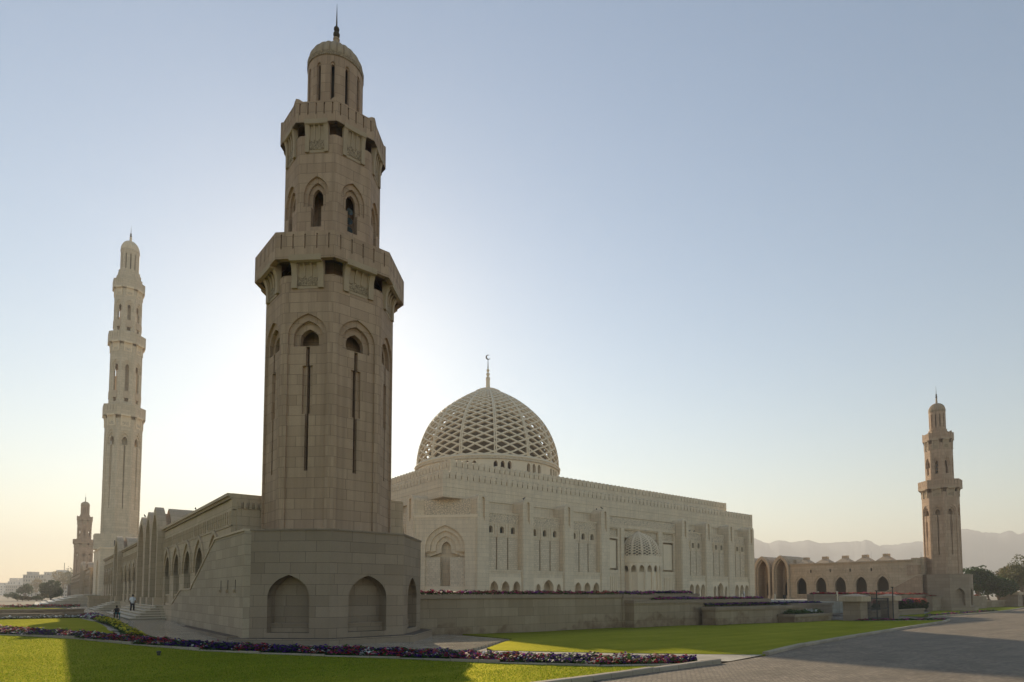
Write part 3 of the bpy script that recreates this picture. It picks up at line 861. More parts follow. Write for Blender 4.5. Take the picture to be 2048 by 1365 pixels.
b = battlement(Fr((0, 0, 0), (0, -1)), 37.95, 17.3, 19.95); b.box(-38.0, -37.6, -.04, .4, 16.25, 19.9); b.box(37.6, 38.0, -.04, .4, 16.25, 19.9); b = b.build('battlement', M['hall'], H)
b = battlement(Fr((-37.95, 37.7, 0), (-1, 0)), 37.4, 17.3, 19.95).build('battlement', M['hall'], H)
b = battlement(Fr((0, 3.8, 0), (0, -1)), 34.4, 19.9, 22.55); b.box(-34.45, -34.05, 3.76, 4.2, 18.9, 22.5); b.box(34.05, 34.45, 3.76, 4.2, 18.9, 22.5); b = b.build('battlement', M['hall'], H)
b = battlement(Fr((-34.4, 37.9, 0), (-1, 0)), 33.9, 19.9, 22.55).build('battlement', M['hall'], H)
r = MB(); r.box(-37.3, 37.3, .5, 75, 18.4, 18.9); r.box(-34.2, 34.2, 4.2, 71.5, 18.9, 21.6); r.build('roof', M['hall'], H)
r = MB(); r.box(-18.6, 17.2, 22.0, 58, 21.5, 24.9); r.box(-17, 16.2, 20.8, 59, 21.5, 24.2); r.build('dome_platform', M['hall'], H)

def big_dome():
    R = 16.2; c = (0, 0)
    D = MB(); n = 70; Z0, Z1 = 24.5, 30.7
    for k in range(n):
        a = 2*PI*(k+.5)/n + rad(6)
        fk = Fr((R*.985*math.cos(a), R*.985*math.sin(a), 0), (math.cos(a), math.sin(a))); h = R*math.sin(PI/n)+.01
        if k % 5 > 2: D.slab(fk, rect(-h, h, Z0, Z1), (), -.06, .9)
        else:
            D.slab(fk, rect(-h, h, Z0, Z1), [arch(0, .42, 27.4, 29.2, 29.95, 5)], 0, .9)
            D.slab(fk, rect(-h+.08, h-.08, 26.9, 30.2), [arch(0, .42, 27.4, 29.2, 29.95, 5)], -.05, .1)
    d = D.build('drum', M['hall_trim'], H); d.location = (-1.0, 41.3, 0)
    cv = MB(); cv.lathe([(R-.04, 30.25), (R+.07, 30.27), (R+.07, 30.8), (R-.04, 30.82)], 112); o = cv.build('carved_band', M['carved_pale'], d)
    rim = MB(); rim.lathe([(R-.2, 30.7), (R+.12, 30.78), (R+.2, 30.95), (R+.06, 31.1), (R-.08, 31.12), (R-.08, 31.3), (R-.9, 31.32)], 112); rim.build('rim', M['hall_trim'], d, True)
    pts = [(16.0, 31.2), (15.85, 33.6), (15.15, 36.6), (13.5, 40.3), (11.0, 43.4), (8.0, 45.9), (5.2, 47.7), (2.4, 49.2), (1.9, 49.45)]
    f = dome_prof(pts)
    L = lattice(f, 28, .57, .975, .31, .42, seg=70)
    dm = L.build('lattice_dome', M['hall_trim'], H); dm.location = (-1.0, 41.3, 0)
    rb = MB()
    for k in range(14):
        a = rad(-94.4+25.714*k)
        for da in (-.0115, .0115): bar_on(rb, lambda t: (f(t)[0]+.08, f(t)[1]+.02), [(a+da, i/40*.99) for i in range(41)], .24, .5)
    rb.build('rib', M['hall_trim'], dm)
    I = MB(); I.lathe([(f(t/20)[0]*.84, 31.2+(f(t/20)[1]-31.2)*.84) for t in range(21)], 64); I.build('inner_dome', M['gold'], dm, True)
    cp = MB(); cp.lathe([(2.9, 48.75), (2.95, 49.15), (2.3, 49.5), (1.2, 49.9), (.9, 50.0), (.55, 50.05)], 40); cp.build('cap', M['hall_trim'], dm)
    fi = MB(); fi.lathe([(.16, 52.6), (.16, 54.6)], 8); fi.lathe([(.62, 49.9), (.5, 50.2), (.42, 52.0), (.5, 52.05), (.5, 52.5), (.28, 52.7), (.2, 53)], 20)
    for z, r_ in ((53.3, .42), (54.2, .34)): fi.blob((0, 0, z), r_, 14, 10)
    fo = fi.build('finial', M['hall_trim'], dm)
    cr = MB(); cr.lathe([(.1, 53), (.12, 55), (.06, 56.7)], 8)
    # crescent, opening to the upper right
    ou, inn = [], []
    for i in range(21):
        t = rad(40 + 280*i/20)
        ou.append((.58*math.cos(t+rad(5)), 57.3+.58*math.sin(t+rad(5))))
    for i in range(21):
        t = rad(320 - 280*i/20)
        inn.append((.16+.44*math.cos(t+rad(5)), 57.36+.44*math.sin(t+rad(5))))
    frc = Fr((0, -.05, 0), (math.cos(rad(-125)), math.sin(rad(-125))))
    cr.slab(frc, ou+inn, (), 0, .1)
    cr.build('crescent', M['bronze'], dm)
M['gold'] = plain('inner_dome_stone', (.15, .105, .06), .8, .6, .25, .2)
big_dome()

# ------------------------------------------------------------------ arcades
def portal_profile(hw, z0, zs, za): return arch(0, hw, z0, zs, za, 10)
def arcade(T, Xf, segs, z0, floor_z, depth=9.0, hwk=.30, mat='arcade', trim='arcade_trim', ztop=9.9):
    """T's local origin is the world origin; facade plane x = Xf facing -X.  segs: ('wall', y0, y1, [arch centres], half width) or ('portal', y0, y1)"""
    for s in segs:
        if s[0] == 'wall':
            _, y0, y1, cs, hw, clerestory = s
            mid = (y0+y1)/2; half = (y1-y0)/2
            fr = Fr((Xf, mid, 0), (-1, 0))       # u runs towards -Y
            us = [mid - c for c in cs]
            mb = MB()
            up = [rect(u-.16, u+.16, 8.05, 8.75) for u in ([mid - (a+b)/2 for a, b in zip(cs, cs[1:])] if len(cs) > 1 else [])] if clerestory else []
            mb.slab(fr, rect(-half, half, z0, ztop-1.05), [arch(u, hw, floor_z, 5.0, 6.95, 8) for u in us] + up, 0, .55)
            for u in us:     # raised hood over each arch
                o = arch(u, hw+.55, floor_z, 5.0, 7.85, 8)[2:]; i_ = arch(u, hw+.36, floor_z, 5.0, 7.55, 8)[2:]
                mb.slab(fr, o+i_[::-1], (), -.13, .1)
                i2 = arch(u, hw+.12, floor_z, 5.0, 7.12, 8)[2:]; i3 = arch(u, hw, floor_z, 5.0, 6.95, 8)[2:]
                mb.slab(fr, i2+i3[::-1], (), -.03, .3)
            mb.slab(fr, rect(-half, half, ztop-1.1, ztop-.3), (), .06, .5)
            mb.slab(fr, rect(-half, half, ztop-.36, ztop-.18), (), -.12, .5)
            mb.slab(fr, rect(-half, half, 7.72, 7.8), (), -.06, .1)
            mb.slab(fr, rect(-half, half, floor_z-.15, floor_z+.02), (), -.08, .1)
            mb.slab(fr, rect(-half, half, ztop-.2, ztop), (), -.28, .6)
            # fluted strip below the cornice
            n = int(2*half/.62)
            for i in range(n): 
                u = -half + (i+.5)*2*half/n
                if all(abs(u-(sum(p[0] for p in h)/4)) > .3 for h in up): mb.slab(fr, rect(u-.06, u+.06, 7.9, 8.75), (), -.07, .05)
            wl = mb.build('arcade_wall', M[mat], T)
            bk = MB()
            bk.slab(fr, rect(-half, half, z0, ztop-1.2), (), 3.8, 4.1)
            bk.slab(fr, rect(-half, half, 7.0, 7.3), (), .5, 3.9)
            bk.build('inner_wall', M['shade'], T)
            for u in us:
                bl = MB(); k = 7
                bl.slab(fr, rect(u-hw, u+hw, floor_z-.02, floor_z+.25), (), .12, .4)
                bl.slab(fr, rect(u-hw, u+hw, floor_z+.95, floor_z+1.1), (), .12, .4)
                for i in range(k):
                    uu = u-hw+(i+.5)*2*hw/k; bl.slab(fr, rect(uu-.09, uu+.09, floor_z+.25, floor_z+.95), (), .2, .34)
                bl.build('balustrade', M[trim], wl)
            rf = MB(); rf.box(Xf+.4, Xf+depth, y0, y1, ztop-1.2, ztop-.3); rf.box(Xf+depth-.5, Xf+depth, y0, y1, z0, ztop-1.2); rf.build('roof', M[mat], T)
        else:
            _, y0, y1 = s
            mid = (y0+y1)/2; half = (y1-y0)/2; fr = Fr((Xf, mid, 0), (-1, 0)); zt = 12.35
            hw = half*.78
            mb = MB()
            mb.slab(fr, arch(0, half, z0, 8.6, zt, 10), [arch(0, hw, floor_z, 8.2, zt-.75, 10)], -.55, .25)
            mb.slab(fr, arch(0, hw+.12, z0, 8.2, zt-.66, 10), [arch(0, hw-.25, floor_z, 8.1, zt-1.05, 10)], .2, .8)
            mb.slab(fr, arch(0, half*.97, z0, 8.55, zt-.06, 10), [arch(0, hw-.1, z0+.1, 8.15, zt-.8, 10)], .7, depth)
            mb.build('portal', M[mat], T)
            bk = MB(); bk.slab(fr, rect(-hw-.3, hw+.3, z0, zt-1), [arch(0, .95, floor_z, 5.0, 6.6, 6)], 3.4, 3.7); bk.build('portal_wall', M[mat], T)
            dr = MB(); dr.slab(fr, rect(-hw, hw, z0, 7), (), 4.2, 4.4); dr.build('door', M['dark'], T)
            for sg in (-1, 1):
                ft = MB(); ft.slab(fr, rect(sg*half*.89-.34, sg*half*.89+.34, z0, floor_z+.75), (), -.75, .3); ft.build('pier_foot', M[trim], T)

L = empty('arcade_building', (0, 0, 0), 'long sandstone arcade with pointed arches and three tall portals, running back behind the nearest minaret', 'arcade', 'sandstone arcades')
XA = 9.74
def five(c0, c1, n=5): return [c0 + (c1-c0)*i/(n-1) for i in range(n)]
arcade(L, XA, [('wall', 42.4, 69.9, [47.0, 52.15, 57.0, 62.1, 67.1], 1.45, True),
               ('portal', 70.0, 74.9), ('portal', 74.95, 79.75), ('portal', 79.8, 86.2),
               ('wall', 86.25, 109.2, five(88.2, 107.8), 1.35, True), ('portal', 109.3, 116.3),
               ('wall', 116.4, 141.5, five(119.3, 138.4), 1.35, True),
               ('wall', 184.2, 206, five(187, 203), 1.35, True), ('portal', 206.1, 213), ('portal', 213.1, 220),
               ('wall', 220.1, 300, five(224, 296, 15), 1.35, False)], 0.3, 2.15)
eb = MB(); eb.box(XA+.3, XA+12, 42.2, 43.5, .4, 8.9); eb.box(XA+3.2, XA+12, 41.4, 42.9, .4, 10.35); eb.box(XA+.02, XA+12, 42.35, 43.4, 8.85, 9.9)
for i in range(26): eb.box(XA+.35+i*.34, XA+.5+i*.34, 42.08 if i < 9 else 41.28, 42.3 if i < 9 else 41.5, 8.9, 9.35)
eb.build('end_wall', M['arcade'], L)
for ya, yb in ((56.5, 69.0), (87, 108), (117, 141.4)):
    pl = MB(); pl.box(XA-.14, XA+.1, ya, yb, .3, 2.1); pl.build('plinth', M['arcade'], L)

R_ = empty('arcade_building', (0, 0, 0), 'low sandstone arcade with five dark arches and small pyramid roofs before the mountains', 'arcade', 'sandstone arcades')
XR = 138.2
arcade(R_, XR, [('wall', 45.9, 71.2, [51.55, 55.75, 60.0, 64.15, 68.55], 1.12, True),
                ('portal', 71.25, 75.35), ('portal', 75.9, 80.0), ('portal', 80.6, 84.8), ('wall', 84.9, 130, five(88, 127, 8), 1.12, False)], .3, 2.1, depth=10, ztop=10.2)
for y in (52.4, 56.6, 60.8, 65.2, 69.6):
    p = MB(); c = (XR+4.8, y)
    q = [(c[0]-2.2, c[1]-2.08), (c[0]+2.2, c[1]-2.08), (c[0]+2.2, c[1]+2.08), (c[0]-2.2, c[1]+2.08)]
    q2 = [(c[0]-.5, c[1]-.5), (c[0]+.5, c[1]-.5), (c[0]+.5, c[1]+.5), (c[0]-.5, c[1]+.5)]
    p.prism(q, 9.9, 11.3, q2); p.box(c[0]-.55, c[0]+.55, c[1]-.55, c[1]+.55, 11.3, 11.85)
    p.build('pyramid_roof', M['arcade'], R_)
eb = MB(); eb.box(XR+.02, XR+10, 45.2, 46.2, .3, 10.5); eb.box(XR+2, XR+9, 44.6, 45.3, .3, 10.7); eb.build('end_wall', M['arcade'], R_)

# wing walls that ramp down from the minaret bases
def wing(X, Y0, label, pts, th, mat, T0):
    fr = Fr((X, 0, 0), (-1, 0))
    outer = [(-y, z) for y, z in pts]
    mb = MB(); mb.slab(fr, outer, (), 0, th)
    o = mb.build('wing_wall', mat, None)
    tag(o, label, 'wall', 'ramped wing walls')
    cp = MB()
    top = [p for p in pts[1:-1]]
    for (ya, za), (yb, zb) in zip(top, top[1:]):
        if abs(ya-yb) < .01: continue
        cp.slab(fr, [(-yb, zb), (-ya, za), (-ya, za+.12), (-yb, zb+.12)], (), -.07, th+.02)
    cp.build('coping', M['arcade_trim'], o)
    return o
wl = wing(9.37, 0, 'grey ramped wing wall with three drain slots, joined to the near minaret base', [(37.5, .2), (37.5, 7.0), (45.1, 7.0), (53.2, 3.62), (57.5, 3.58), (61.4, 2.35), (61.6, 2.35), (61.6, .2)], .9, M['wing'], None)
for y in (39.35, 41.2, 43.05):
    lb = MB(); fr = Fr((9.37, y, 0), (-1, 0))
    lb.slab(fr, rect(-.045, .045, 3.55, 4.15), (), -.015, .05)
    o = lb.build('drain_slot', M['dark'], wl)
    lb = MB(); lb.slab(fr, [(-.09, 3.36), (.09, 3.36), (.09, 3.56), (-.09, 3.56)], (), -.14, .05); lb.build('spout', M['tower_plain'], o)
pk = MB(); pk.box(8.75, 9.4, 38.4, 61.5, -.2, .78); pk.build('plinth', M['base'], wl)
wing(138.0, 0, 'ramped stone wing wall joined to the base of the distant sunlit minaret', [(44.5, .2), (44.5, 6.95), (45.2, 6.95), (51.0, 3.6), (53, 3.6), (56, 2.3), (56.2, 2.3), (56.2, .2)], .9, M['tower'], None)
sb = MB(); sb.box(-1.3, 1.3, -1.3, 1.3, 0, 1.9); sb.box(-1.4, 1.4, -1.4, 1.4, 1.9, 2.05)
o = sb.build('roof_hut', M['tower'], right); o.location = (-5.3, 5.5, 7.0)

# ------------------------------------------------------------------ steps and podium
def pyramid_steps(x1, x0, y0, y1, z0, z1, n, tr, label, both=True):
    mb = MB(); h = (z1-z0)/n
    for i in range(n):
        q = (n-1-i)*tr
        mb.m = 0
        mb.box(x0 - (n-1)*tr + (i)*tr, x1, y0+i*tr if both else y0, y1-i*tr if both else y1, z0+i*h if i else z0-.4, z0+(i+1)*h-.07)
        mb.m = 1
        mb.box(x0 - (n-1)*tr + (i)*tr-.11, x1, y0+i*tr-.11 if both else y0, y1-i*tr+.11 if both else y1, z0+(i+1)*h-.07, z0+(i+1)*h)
    tag(mb.build('stone_steps', [M['steps'], M['lit_tread']]), label, 'steps', 'stone steps along the arcade')
pyramid_steps(XA+.6, 9.0, 66.0, 90.0, .82, 2.15, 6, .46, 'pale stone steps below the three tall portals, where the man in white walks')
pyramid_steps(XA+.6, 9.0, 106.0, 119.0, .82, 2.15, 6, .52, 'smaller flight of pale steps beside the square pedestal')
pyramid_steps(XA+.2, 7.0, 143.0, 200.0, .82, 3.1, 8, 1.1, 'broad flight of grey steps below the tall pale minaret')
pb = MB(); pb.box(6.4, 9.4, 121.5, 124.2, .5, 2.75); pb.box(6.25, 9.5, 121.35, 124.35, 2.75, 2.95)
tag(pb.build('pedestal', M['arcade']), 'square stone pedestal block beside the smaller flight of steps', 'pedestal')
pd = MB(); pd.box(22.5, 95.5, 41.2, 160, .4, 2.1); pd.box(95.5, 190, 46.9, 160, .4, 2.1); pd.box(21.8, 27, 46, 160, .4, 2.15)
tag(pd.build('ground_terrace', M['path']), kind='structure')

# ------------------------------------------------------------------ retaining walls and planters
def seg_wall(x0, x1, y, depth, z0, z1, label, mat='damp', group='retaining walls in front of the hall', cop=.33, pr=.14, ends=True):
    mb = MB(); mb.box(x0, x1, y, y+depth, z0, z1-cop)
    o = mb.build('retaining_wall', M[mat]); tag(o, label, 'wall', group)
    c = MB(); c.box(x0-(pr if ends else 0), x1+pr, y-pr, y+depth, z1-cop, z1); c.build('coping', M['base'], o)
    return o
seg_wall(21.9, 44.6, 39.6, 1.2, -.3, 3.24, 'long grey retaining wall adjoining the nearest minaret base', ends=False)
seg_wall(44.4, 50.4, 39.5, 1.2, -.3, 3.22, 'short high retaining wall section adjoining the raised planter box', ends=False)
seg_wall(50.4, 59.2, 41.3, 1.0, .5, 3.3, 'raised planter box behind the stepped retaining wall', 'base')
seg_wall(44.8, 69.4, 38.4, 1.1, -.3, 2.68, 'second retaining wall tier, one step lower than the long grey wall')
seg_wall(55.0, 73.2, 36.3, 1.6, -.3, 1.92, 'third retaining wall tier, the lower one in the middle')
seg_wall(73.0, 84.0, 37.6, 1.2, -.3, 2.1, 'pale planter wall running up behind the wider gate pillar', 'base')
seg_wall(67.3, 76.2, 34.3, 1.9, -.3, .95, 'lowest brown planter wall touching the near gate pillar')
seg_wall(92.5, 113, 36.2, 1.0, -.3, .95, 'low pale planter wall under the flowering hedge', 'base')
seg_wall(134.0, 168, 41.5, 1.0, -.3, 2.75, 'plain retaining wall beyond the hedge, just under the distant sunlit minaret', 'base')
seg_wall(166, 200, 43.5, 1.0, -.3, 1.7, 'low brown wall under the green trees', 'damp')
seg_wall(112.5, 146, 43.2, 1.0, -.3, 3.1, 'long planter wall with red flowers in front of the distant sunlit minaret', 'base')
seg_wall(96, 134, 45.8, 1.0, -.3, 3.2, 'planter wall with coral flowers in front of the far arcade', 'base')
# left garden wall
seg_wall(-60, 4.7, 76.0, .7, .2, 1.35, 'low brown garden wall behind the thin line of white flowers', 'damp', cop=.2, pr=.06)
seg_wall(-60, 4.4, 92.0, .6, .2, 1.45, 'farther low garden wall, in front of the strip of red flowers', 'damp', cop=.2, pr=.06)

def pillar(x, y, w, z1, label):
    mb = MB(); mb.box(x-w, x+w, y-w, y+w, -.3, z1-.75)
    o = mb.build('gate_pillar', M['base']); tag(o, label, 'gate pillar', 'stone gate pillars')
    c = MB(); c.box(x-w-.3, x+w+.3, y-w-.3, y+w+.3, z1-.75, z1-.12)
    q = w+.3; c.prism([(x-q, y-q), (x+q, y-q), (x+q, y+q), (x-q, y+q)], z1-.12, z1+.18, [(x-.2, y-.2), (x+.2, y-.2), (x+.2, y+.2), (x-.2, y+.2)])
    c.build('cap', M['arcade'], o)
    return o
pillar(78.4, 32.4, 1.0, 3.1, 'wider stone gate pillar joining the retaining walls to the dark gate')
pillar(89.3, 32.6, .8, 3.1, 'stone gate pillar between the dark gate and the flowering hedge')
pillar(193.5, 43, 2.0, 3.8, 'distant stone gate pillar ending the low brown wall under the trees')
pillar(206.5, 45, 2.0, 3.8, 'stone gate pillar furthest right, partly outside the picture')
def gate(x0, x1, y0, y1, label):
    n = Vector((y1-y0, -(x1-x0), 0)).normalized(); T = empty('metal_gate', ((x0+x1)/2, (y0+y1)/2, 0), label, 'gate', 'dark mesh gate leaves')
    W = math.hypot(x1-x0, y1-y0)/2
    fr = Fr((0, 0, 0), (n.x, n.y))
    f = MB(); f.slab(fr, rect(-W, W, .05, 2.75), [rect(-W+.12, W-.12, .2, 2.62)], 0, .08)
    f.slab(fr, rect(-W+.1, W-.1, 1.35, 1.45), (), .01, .07); f.build('gate_frame', M['metal'], T)
    b = MB(); k = int(2*W/.14)
    for i in range(k):
        u = -W+.1+i*.14; b.slab(fr, rect(u, u+.035, .15, 2.65), (), .03, .05)
    for i in range(17): b.slab(fr, rect(-W+.1, W-.1, .25+i*.145, .28+i*.145), (), .025, .055)
    b.build('mesh_panel', M['metal'], T)
gate(79.5, 83.4, 31.6, 33.6, 'dark mesh gate leaf hinged beside the wider stone pillar')
gate(83.6, 87.5, 33.6, 32.0, 'dark mesh gate leaf nearer the flowering hedge')
for x, y, zt, lb in ((82.2, 31.4, 3.6, 'shorter dark metal post standing before the gate'), (87.2, 31.4, 4.1, 'taller dark metal post against the pillar next to the hedge')):
    p = MB(); p.tube([(x, y, -.1), (x, y, zt)], .07, 8); p.box(x-.14, x+.14, y-.14, y+.14, zt-.02, zt+.1)
    tag(p.build('gate_post', M['metal']), lb, 'post', 'dark gate posts')

# ------------------------------------------------------------------ lawns, beds, kerbs, road
FRONT = [(-14, 68.5), (-1.9, 50.48), (1.77, 45.12), (4.16, 39.51), (6.6, 34.49), (8.75, 31.59), (11.05, 28.92), (13.64, 26.13), (16.79, 22.39), (19.83, 19.0), (23.67, 16.74)]
BACK = [(-14, 72.2), (-2.05, 54.28), (-.42, 51.91), (4.42, 42.3), (5.7, 39.24), (6.88, 36.6), (9.06, 33.4), (11.84, 30.9), (15.2, 28.2), (18.68, 24.5), (22.18, 20.6), (25.04, 17.56)]
drape('lawn', [(-60, 100)] + [(-60, -20), (14, -20), (16.0, 15.97), (19.9, 16.2), (23.6, 16.4)] + FRONT[::-1] + [(-30, 92)], .0, M['grass'], label=None)
drape('lawn', [(-60, 100), (-30, 96)] + BACK[:3] + [(4.0, 43.5), (4.1, 50.3), (3.9, 65.3), (3.3, 75.7), (-60, 75.7)], .01, M['grass'])
drape('lawn', [(-60, 93), (4.2, 93), (3.6, 125), (-3.5, 142), (-60, 142)], .01, M['grass'])
drape('paving', [(5.7, 39.5), (6.88, 36.6), (9.06, 33.4), (11.84, 30.9), (15.2, 28.2), (19.2, 28.4), (26.0, 33.6), (25.0, 39.7), (22, 45), (9.2, 45), (9.2, 66), (9.6, 145), (4.2, 145), (5.0, 93), (5.3, 68), (5.1, 50)], .03, M['terrace'], 2.0, skirt=.2)
drape('lawn', [(19.75, 26.9), (30.75, 17.3), (37, 18.75), (47.4, 20.2), (62.2, 22.05), (81, 24.2), (88.5, 25.8), (80.5, 29.3), (76.6, 32.3), (76.2, 34.2), (67.3, 34.2), (60, 36.2), (55, 36.2), (52, 38.3), (44.8, 38.3), (44, 39.5), (26, 39.5), (26.4, 33.6), (20.2, 28.2)], .06, M['grass'], skirt=.1)
drape('path', [(19.2, 27.0), (18.68, 24.5), (22.18, 20.6), (25.04, 17.6), (26.2, 16.6), (30.9, 17.4), (19.75, 26.85)], .035, M['path'], 2.0)
drape('lawn', [(98, 31.0), (113, 30.9), (125, 31.2), (150, 33.5), (175, 37), (205, 41.5), (200, 43.4), (168, 43.4), (134, 41.4), (113, 36.1), (99, 35.6)], .06, M['grass'])
drape('road', [(14.1, -20), (300, -20), (300, 46), (215, 42), (175.5, 36.5), (150, 33.2), (125, 30.9), (98, 30.6), (91.0, 31.2), (83.6, 33.2), (78, 31), (83, 28.6), (89, 25.6), (81, 24.0), (62.2, 21.9), (47.4, 20.0), (37, 18.55), (30.7, 17.1), (26.2, 16.5), (25, 16.3), (19.95, 16.1), (16.1, 15.8)], .02, M['road'], 8)
drape('yard', [(79, 31.5), (83.6, 33.2), (91, 31.3), (99, 32), (99, 45), (79, 45)], .01, M['road'], 8)

def blades():
    """short upright blades over the near lawn"""
    rnd = random.Random(5); mb = MB()
    def inside(x, y):
        # camera side of the flower bed and outside the kerb
        for (x0, y0), (x1, y1) in zip(FRONT[1:], FRONT[2:]):
            if x0 <= x <= x1: return y < y0 + (y1-y0)*(x-x0)/(x1-x0) - .12
        return False
    n = 0
    while n < 90000:
        x = rnd.uniform(-1.8, 23.4); y = rnd.uniform(15.5, 50)
        if not inside(x, y) or y < 16.35 + max(0, x-16)*.03 or rnd.random() > (26/max(26, math.hypot(x, y)))**1.5: continue
        a = x*CS - y*SN; b = x*SN + y*CS
        if abs(a/b) > .9: continue
        n += 1; z = g(x, y); t = rnd.uniform(0, PI); h = rnd.uniform(.02, .05); w_ = rnd.uniform(.008, .016)
        dx, dy = math.cos(t)*w_, math.sin(t)*w_; lx, ly = rnd.uniform(-.03, .03), rnd.uniform(-.03, .03)
        mb.add([(x-dx, y-dy, z), (x+dx, y+dy, z), (x+lx, y+ly, z+h)], [(0, 1, 2)])
    tag(mb.build('grass', M['blade']), 'short mown grass blades of the front lawn', 'grass', None, 'stuff')
M['blade'] = leaf_mat('grass_blades', (.20, .26, .014), .5)
blades()
def kerb(pts, label, wd=.34, h=.20, lift=0):
    """row of kerb stones as one line, each stone with its own joint"""
    mb = MB()
    for (x0, y0), (x1, y1) in zip(pts, pts[1:]):
        L_ = math.hypot(x1-x0, y1-y0); n = max(1, int(L_/1.05)); dx, dy = (x1-x0)/L_, (y1-y0)/L_; nx, ny = -dy*wd/2, dx*wd/2
        for i in range(n):
            a = i*L_/n + .008; b = (i+1)*L_/n - .008; j = random.uniform(-.008, .008)
            q = [(x0+dx*a-nx, y0+dy*a-ny), (x0+dx*b-nx, y0+dy*b-ny), (x0+dx*b+nx, y0+dy*b+ny), (x0+dx*a+nx, y0+dy*a+ny)]
            z = g(x0, y0) + lift
            q2 = [((p[0]*.94+.06*(q[0][0]+q[2][0])/2), (p[1]*.94+.06*(q[0][1]+q[2][1])/2)) for p in q]
            mb.prism(q, z-.3, z+h-.03+j); mb.prism(q, z+h-.03+j, z+h+j, [(p[0]+(nx*.25 if k < 2 else -nx*.25), p[1]+(ny*.25 if k < 2 else -ny*.25)) for k, p in enumerate(q)])
    tag(mb.build('kerb', M['kerb']), label, 'kerb', 'stone kerbs')
kerb([(8, 15.6), (16.1, 15.95), (20, 16.25), (25.1, 16.48)], 'nearest stone kerb, between the front lawn and the block road')
kerb([(30.76, 17.3), (37, 18.65), (47.4, 20.1), (62.2, 21.95), (81.0, 24.1), (88, 25.6)], 'long stone kerb between the middle lawn and the block road')
kerb([(98, 30.8), (113, 30.7), (125, 31.0), (150, 33.3), (175, 36.7), (205, 41.4)], 'far stone kerb curving along the distant lawn below the trees')
kerb(FRONT[1:], 'thin edging stones along the front of the long flower bed', .16, .06)
kerb([(4.1, 43.8), (4.2, 50.3), (4.0, 65.3), (3.4, 75.5)], 'pale edging strip between the lawn and the yellow flowers', .5, .07)
kerb([(-2.4, 53.6), (-.5, 51.0), (3.5, 43.8)], 'short pale edging between the farther lawn and the long petunia bed', .3, .08)

# ------------------------------------------------------------------ flowers
def flowers(name, strip, colours, n, zf, label, fl=.05, h=.22, lf=.09, patch=1.3, group='flower beds', dens=.55, hvar=.6, seed=1):
    """strip: list of (front, back) point pairs; petal and leaf faces scattered over it in colour patches"""
    rnd = random.Random(seed); mb = MB()
    names = sorted({c for c in colours})
    L_ = [0]
    for (a, b), (c, d) in zip(strip, strip[1:]): L_.append(L_[-1] + math.hypot(c[0]-a[0], c[1]-a[1]))
    mats = ['earth', 'sprig'] + names
    # low mounded earth
    for i, ((a, b), (c, d)) in enumerate(zip(strip, strip[1:])):
        mb.m = 0
        mb.add([(a[0], a[1], zf(*a)+.02), (c[0], c[1], zf(*c)+.02), (d[0], d[1], zf(*d)+.02), (b[0], b[1], zf(*b)+.02)], [(0, 1, 2, 3)])
    for _ in range(n):
        s = rnd.random()*L_[-1]; i = max(j for j in range(len(strip)-1) if L_[j] <= s)
        u = (s-L_[i])/(L_[i+1]-L_[i]); v = rnd.random()
        a = [strip[i][0][k]*(1-u)+strip[i+1][0][k]*u for k in (0, 1)]; b = [strip[i][1][k]*(1-u)+strip[i+1][1][k]*u for k in (0, 1)]
        x = a[0]*(1-v)+b[0]*v; y = a[1]*(1-v)+b[1]*v
        hh = h*(1-.5*abs(2*v-1)**2)*(1-hvar*.5+hvar*rnd.random())*(.8+.5*noise.noise(Vector((x*1.7, y*1.7, 3))))
        z = zf(x, y) + .03
        petal = rnd.random() < dens
        k = noise.noise(Vector((x/patch*.8, y/patch*.8, seed*3.1)))*.75+.5 + rnd.uniform(-.04, .04)
        ci = min(len(colours)-1, max(0, int((k-.22)/.56*len(colours))))
        mb.m = 2+names.index(colours[ci]) if petal else 1
        zz = z + hh*(rnd.uniform(.75, 1) if petal else rnd.uniform(.1, .95))
        r = fl*rnd.uniform(.7, 1.2) if petal else lf*rnd.uniform(.6, 1.2)
        t = rnd.uniform(0, 2*PI); ti = rnd.uniform(-.7, .7); tj = rnd.uniform(-.7, .7)
        k_ = 5 if petal else 4
        vs = []
        for q in range(k_):
            aa = t + 2*PI*q/k_; rx = r*math.cos(aa)*(1 if petal else 1.4); ry = r*math.sin(aa)*(1 if petal else .6)
            vs.append((x+rx, y+ry, zz + rx*ti + ry*tj))
        mb.add(vs, [tuple(range(k_))])
    o = mb.build(name, [M[m] for m in mats])
    tag(o, label, 'flower bed', None, 'stuff')
FL = [(f, b) for f, b in zip(FRONT[1:] , [(-.9, 52.6), (2.2, 47.0), (4.7, 42.0), (7.0, 36.6), (9.15, 33.3), (11.6, 31.0), (14.6, 28.4), (18.2, 24.6), (21.6, 20.9), (25.0, 17.7)])]
FL = [((-14, 68.6), (-13, 71))] + FL
FL[-1] = ((24.0, 16.85), (25.0, 17.7))
flowers('flowers', FL, ['f_purple', 'f_pink', 'f_white', 'f_pink', 'f_purple', 'f_red', 'f_pink', 'f_purple', 'f_violet', 'f_pink', 'f_red', 'f_purple', 'f_coral', 'f_pink', 'f_white', 'f_purple'], 46000, g, 'long curving bed of purple, pink, red and white petunias across the front lawn', seed=4, patch=1.6, h=.36, fl=.06, lf=.11, dens=.52)
flowers('flowers', [((4.5, 44.0), (5.4, 42.7)), ((4.5, 50), (5.15, 50)), ((4.4, 60), (5.2, 60)), ((4.0, 68), (5.0, 68))], ['f_yellow', 'f_yellow', 'f_yellow'], 4600, g, 'bed of yellow flowers between the pale edging strip and the shiny paving', seed=9, fl=.085, h=.36, lf=.12, dens=.4)
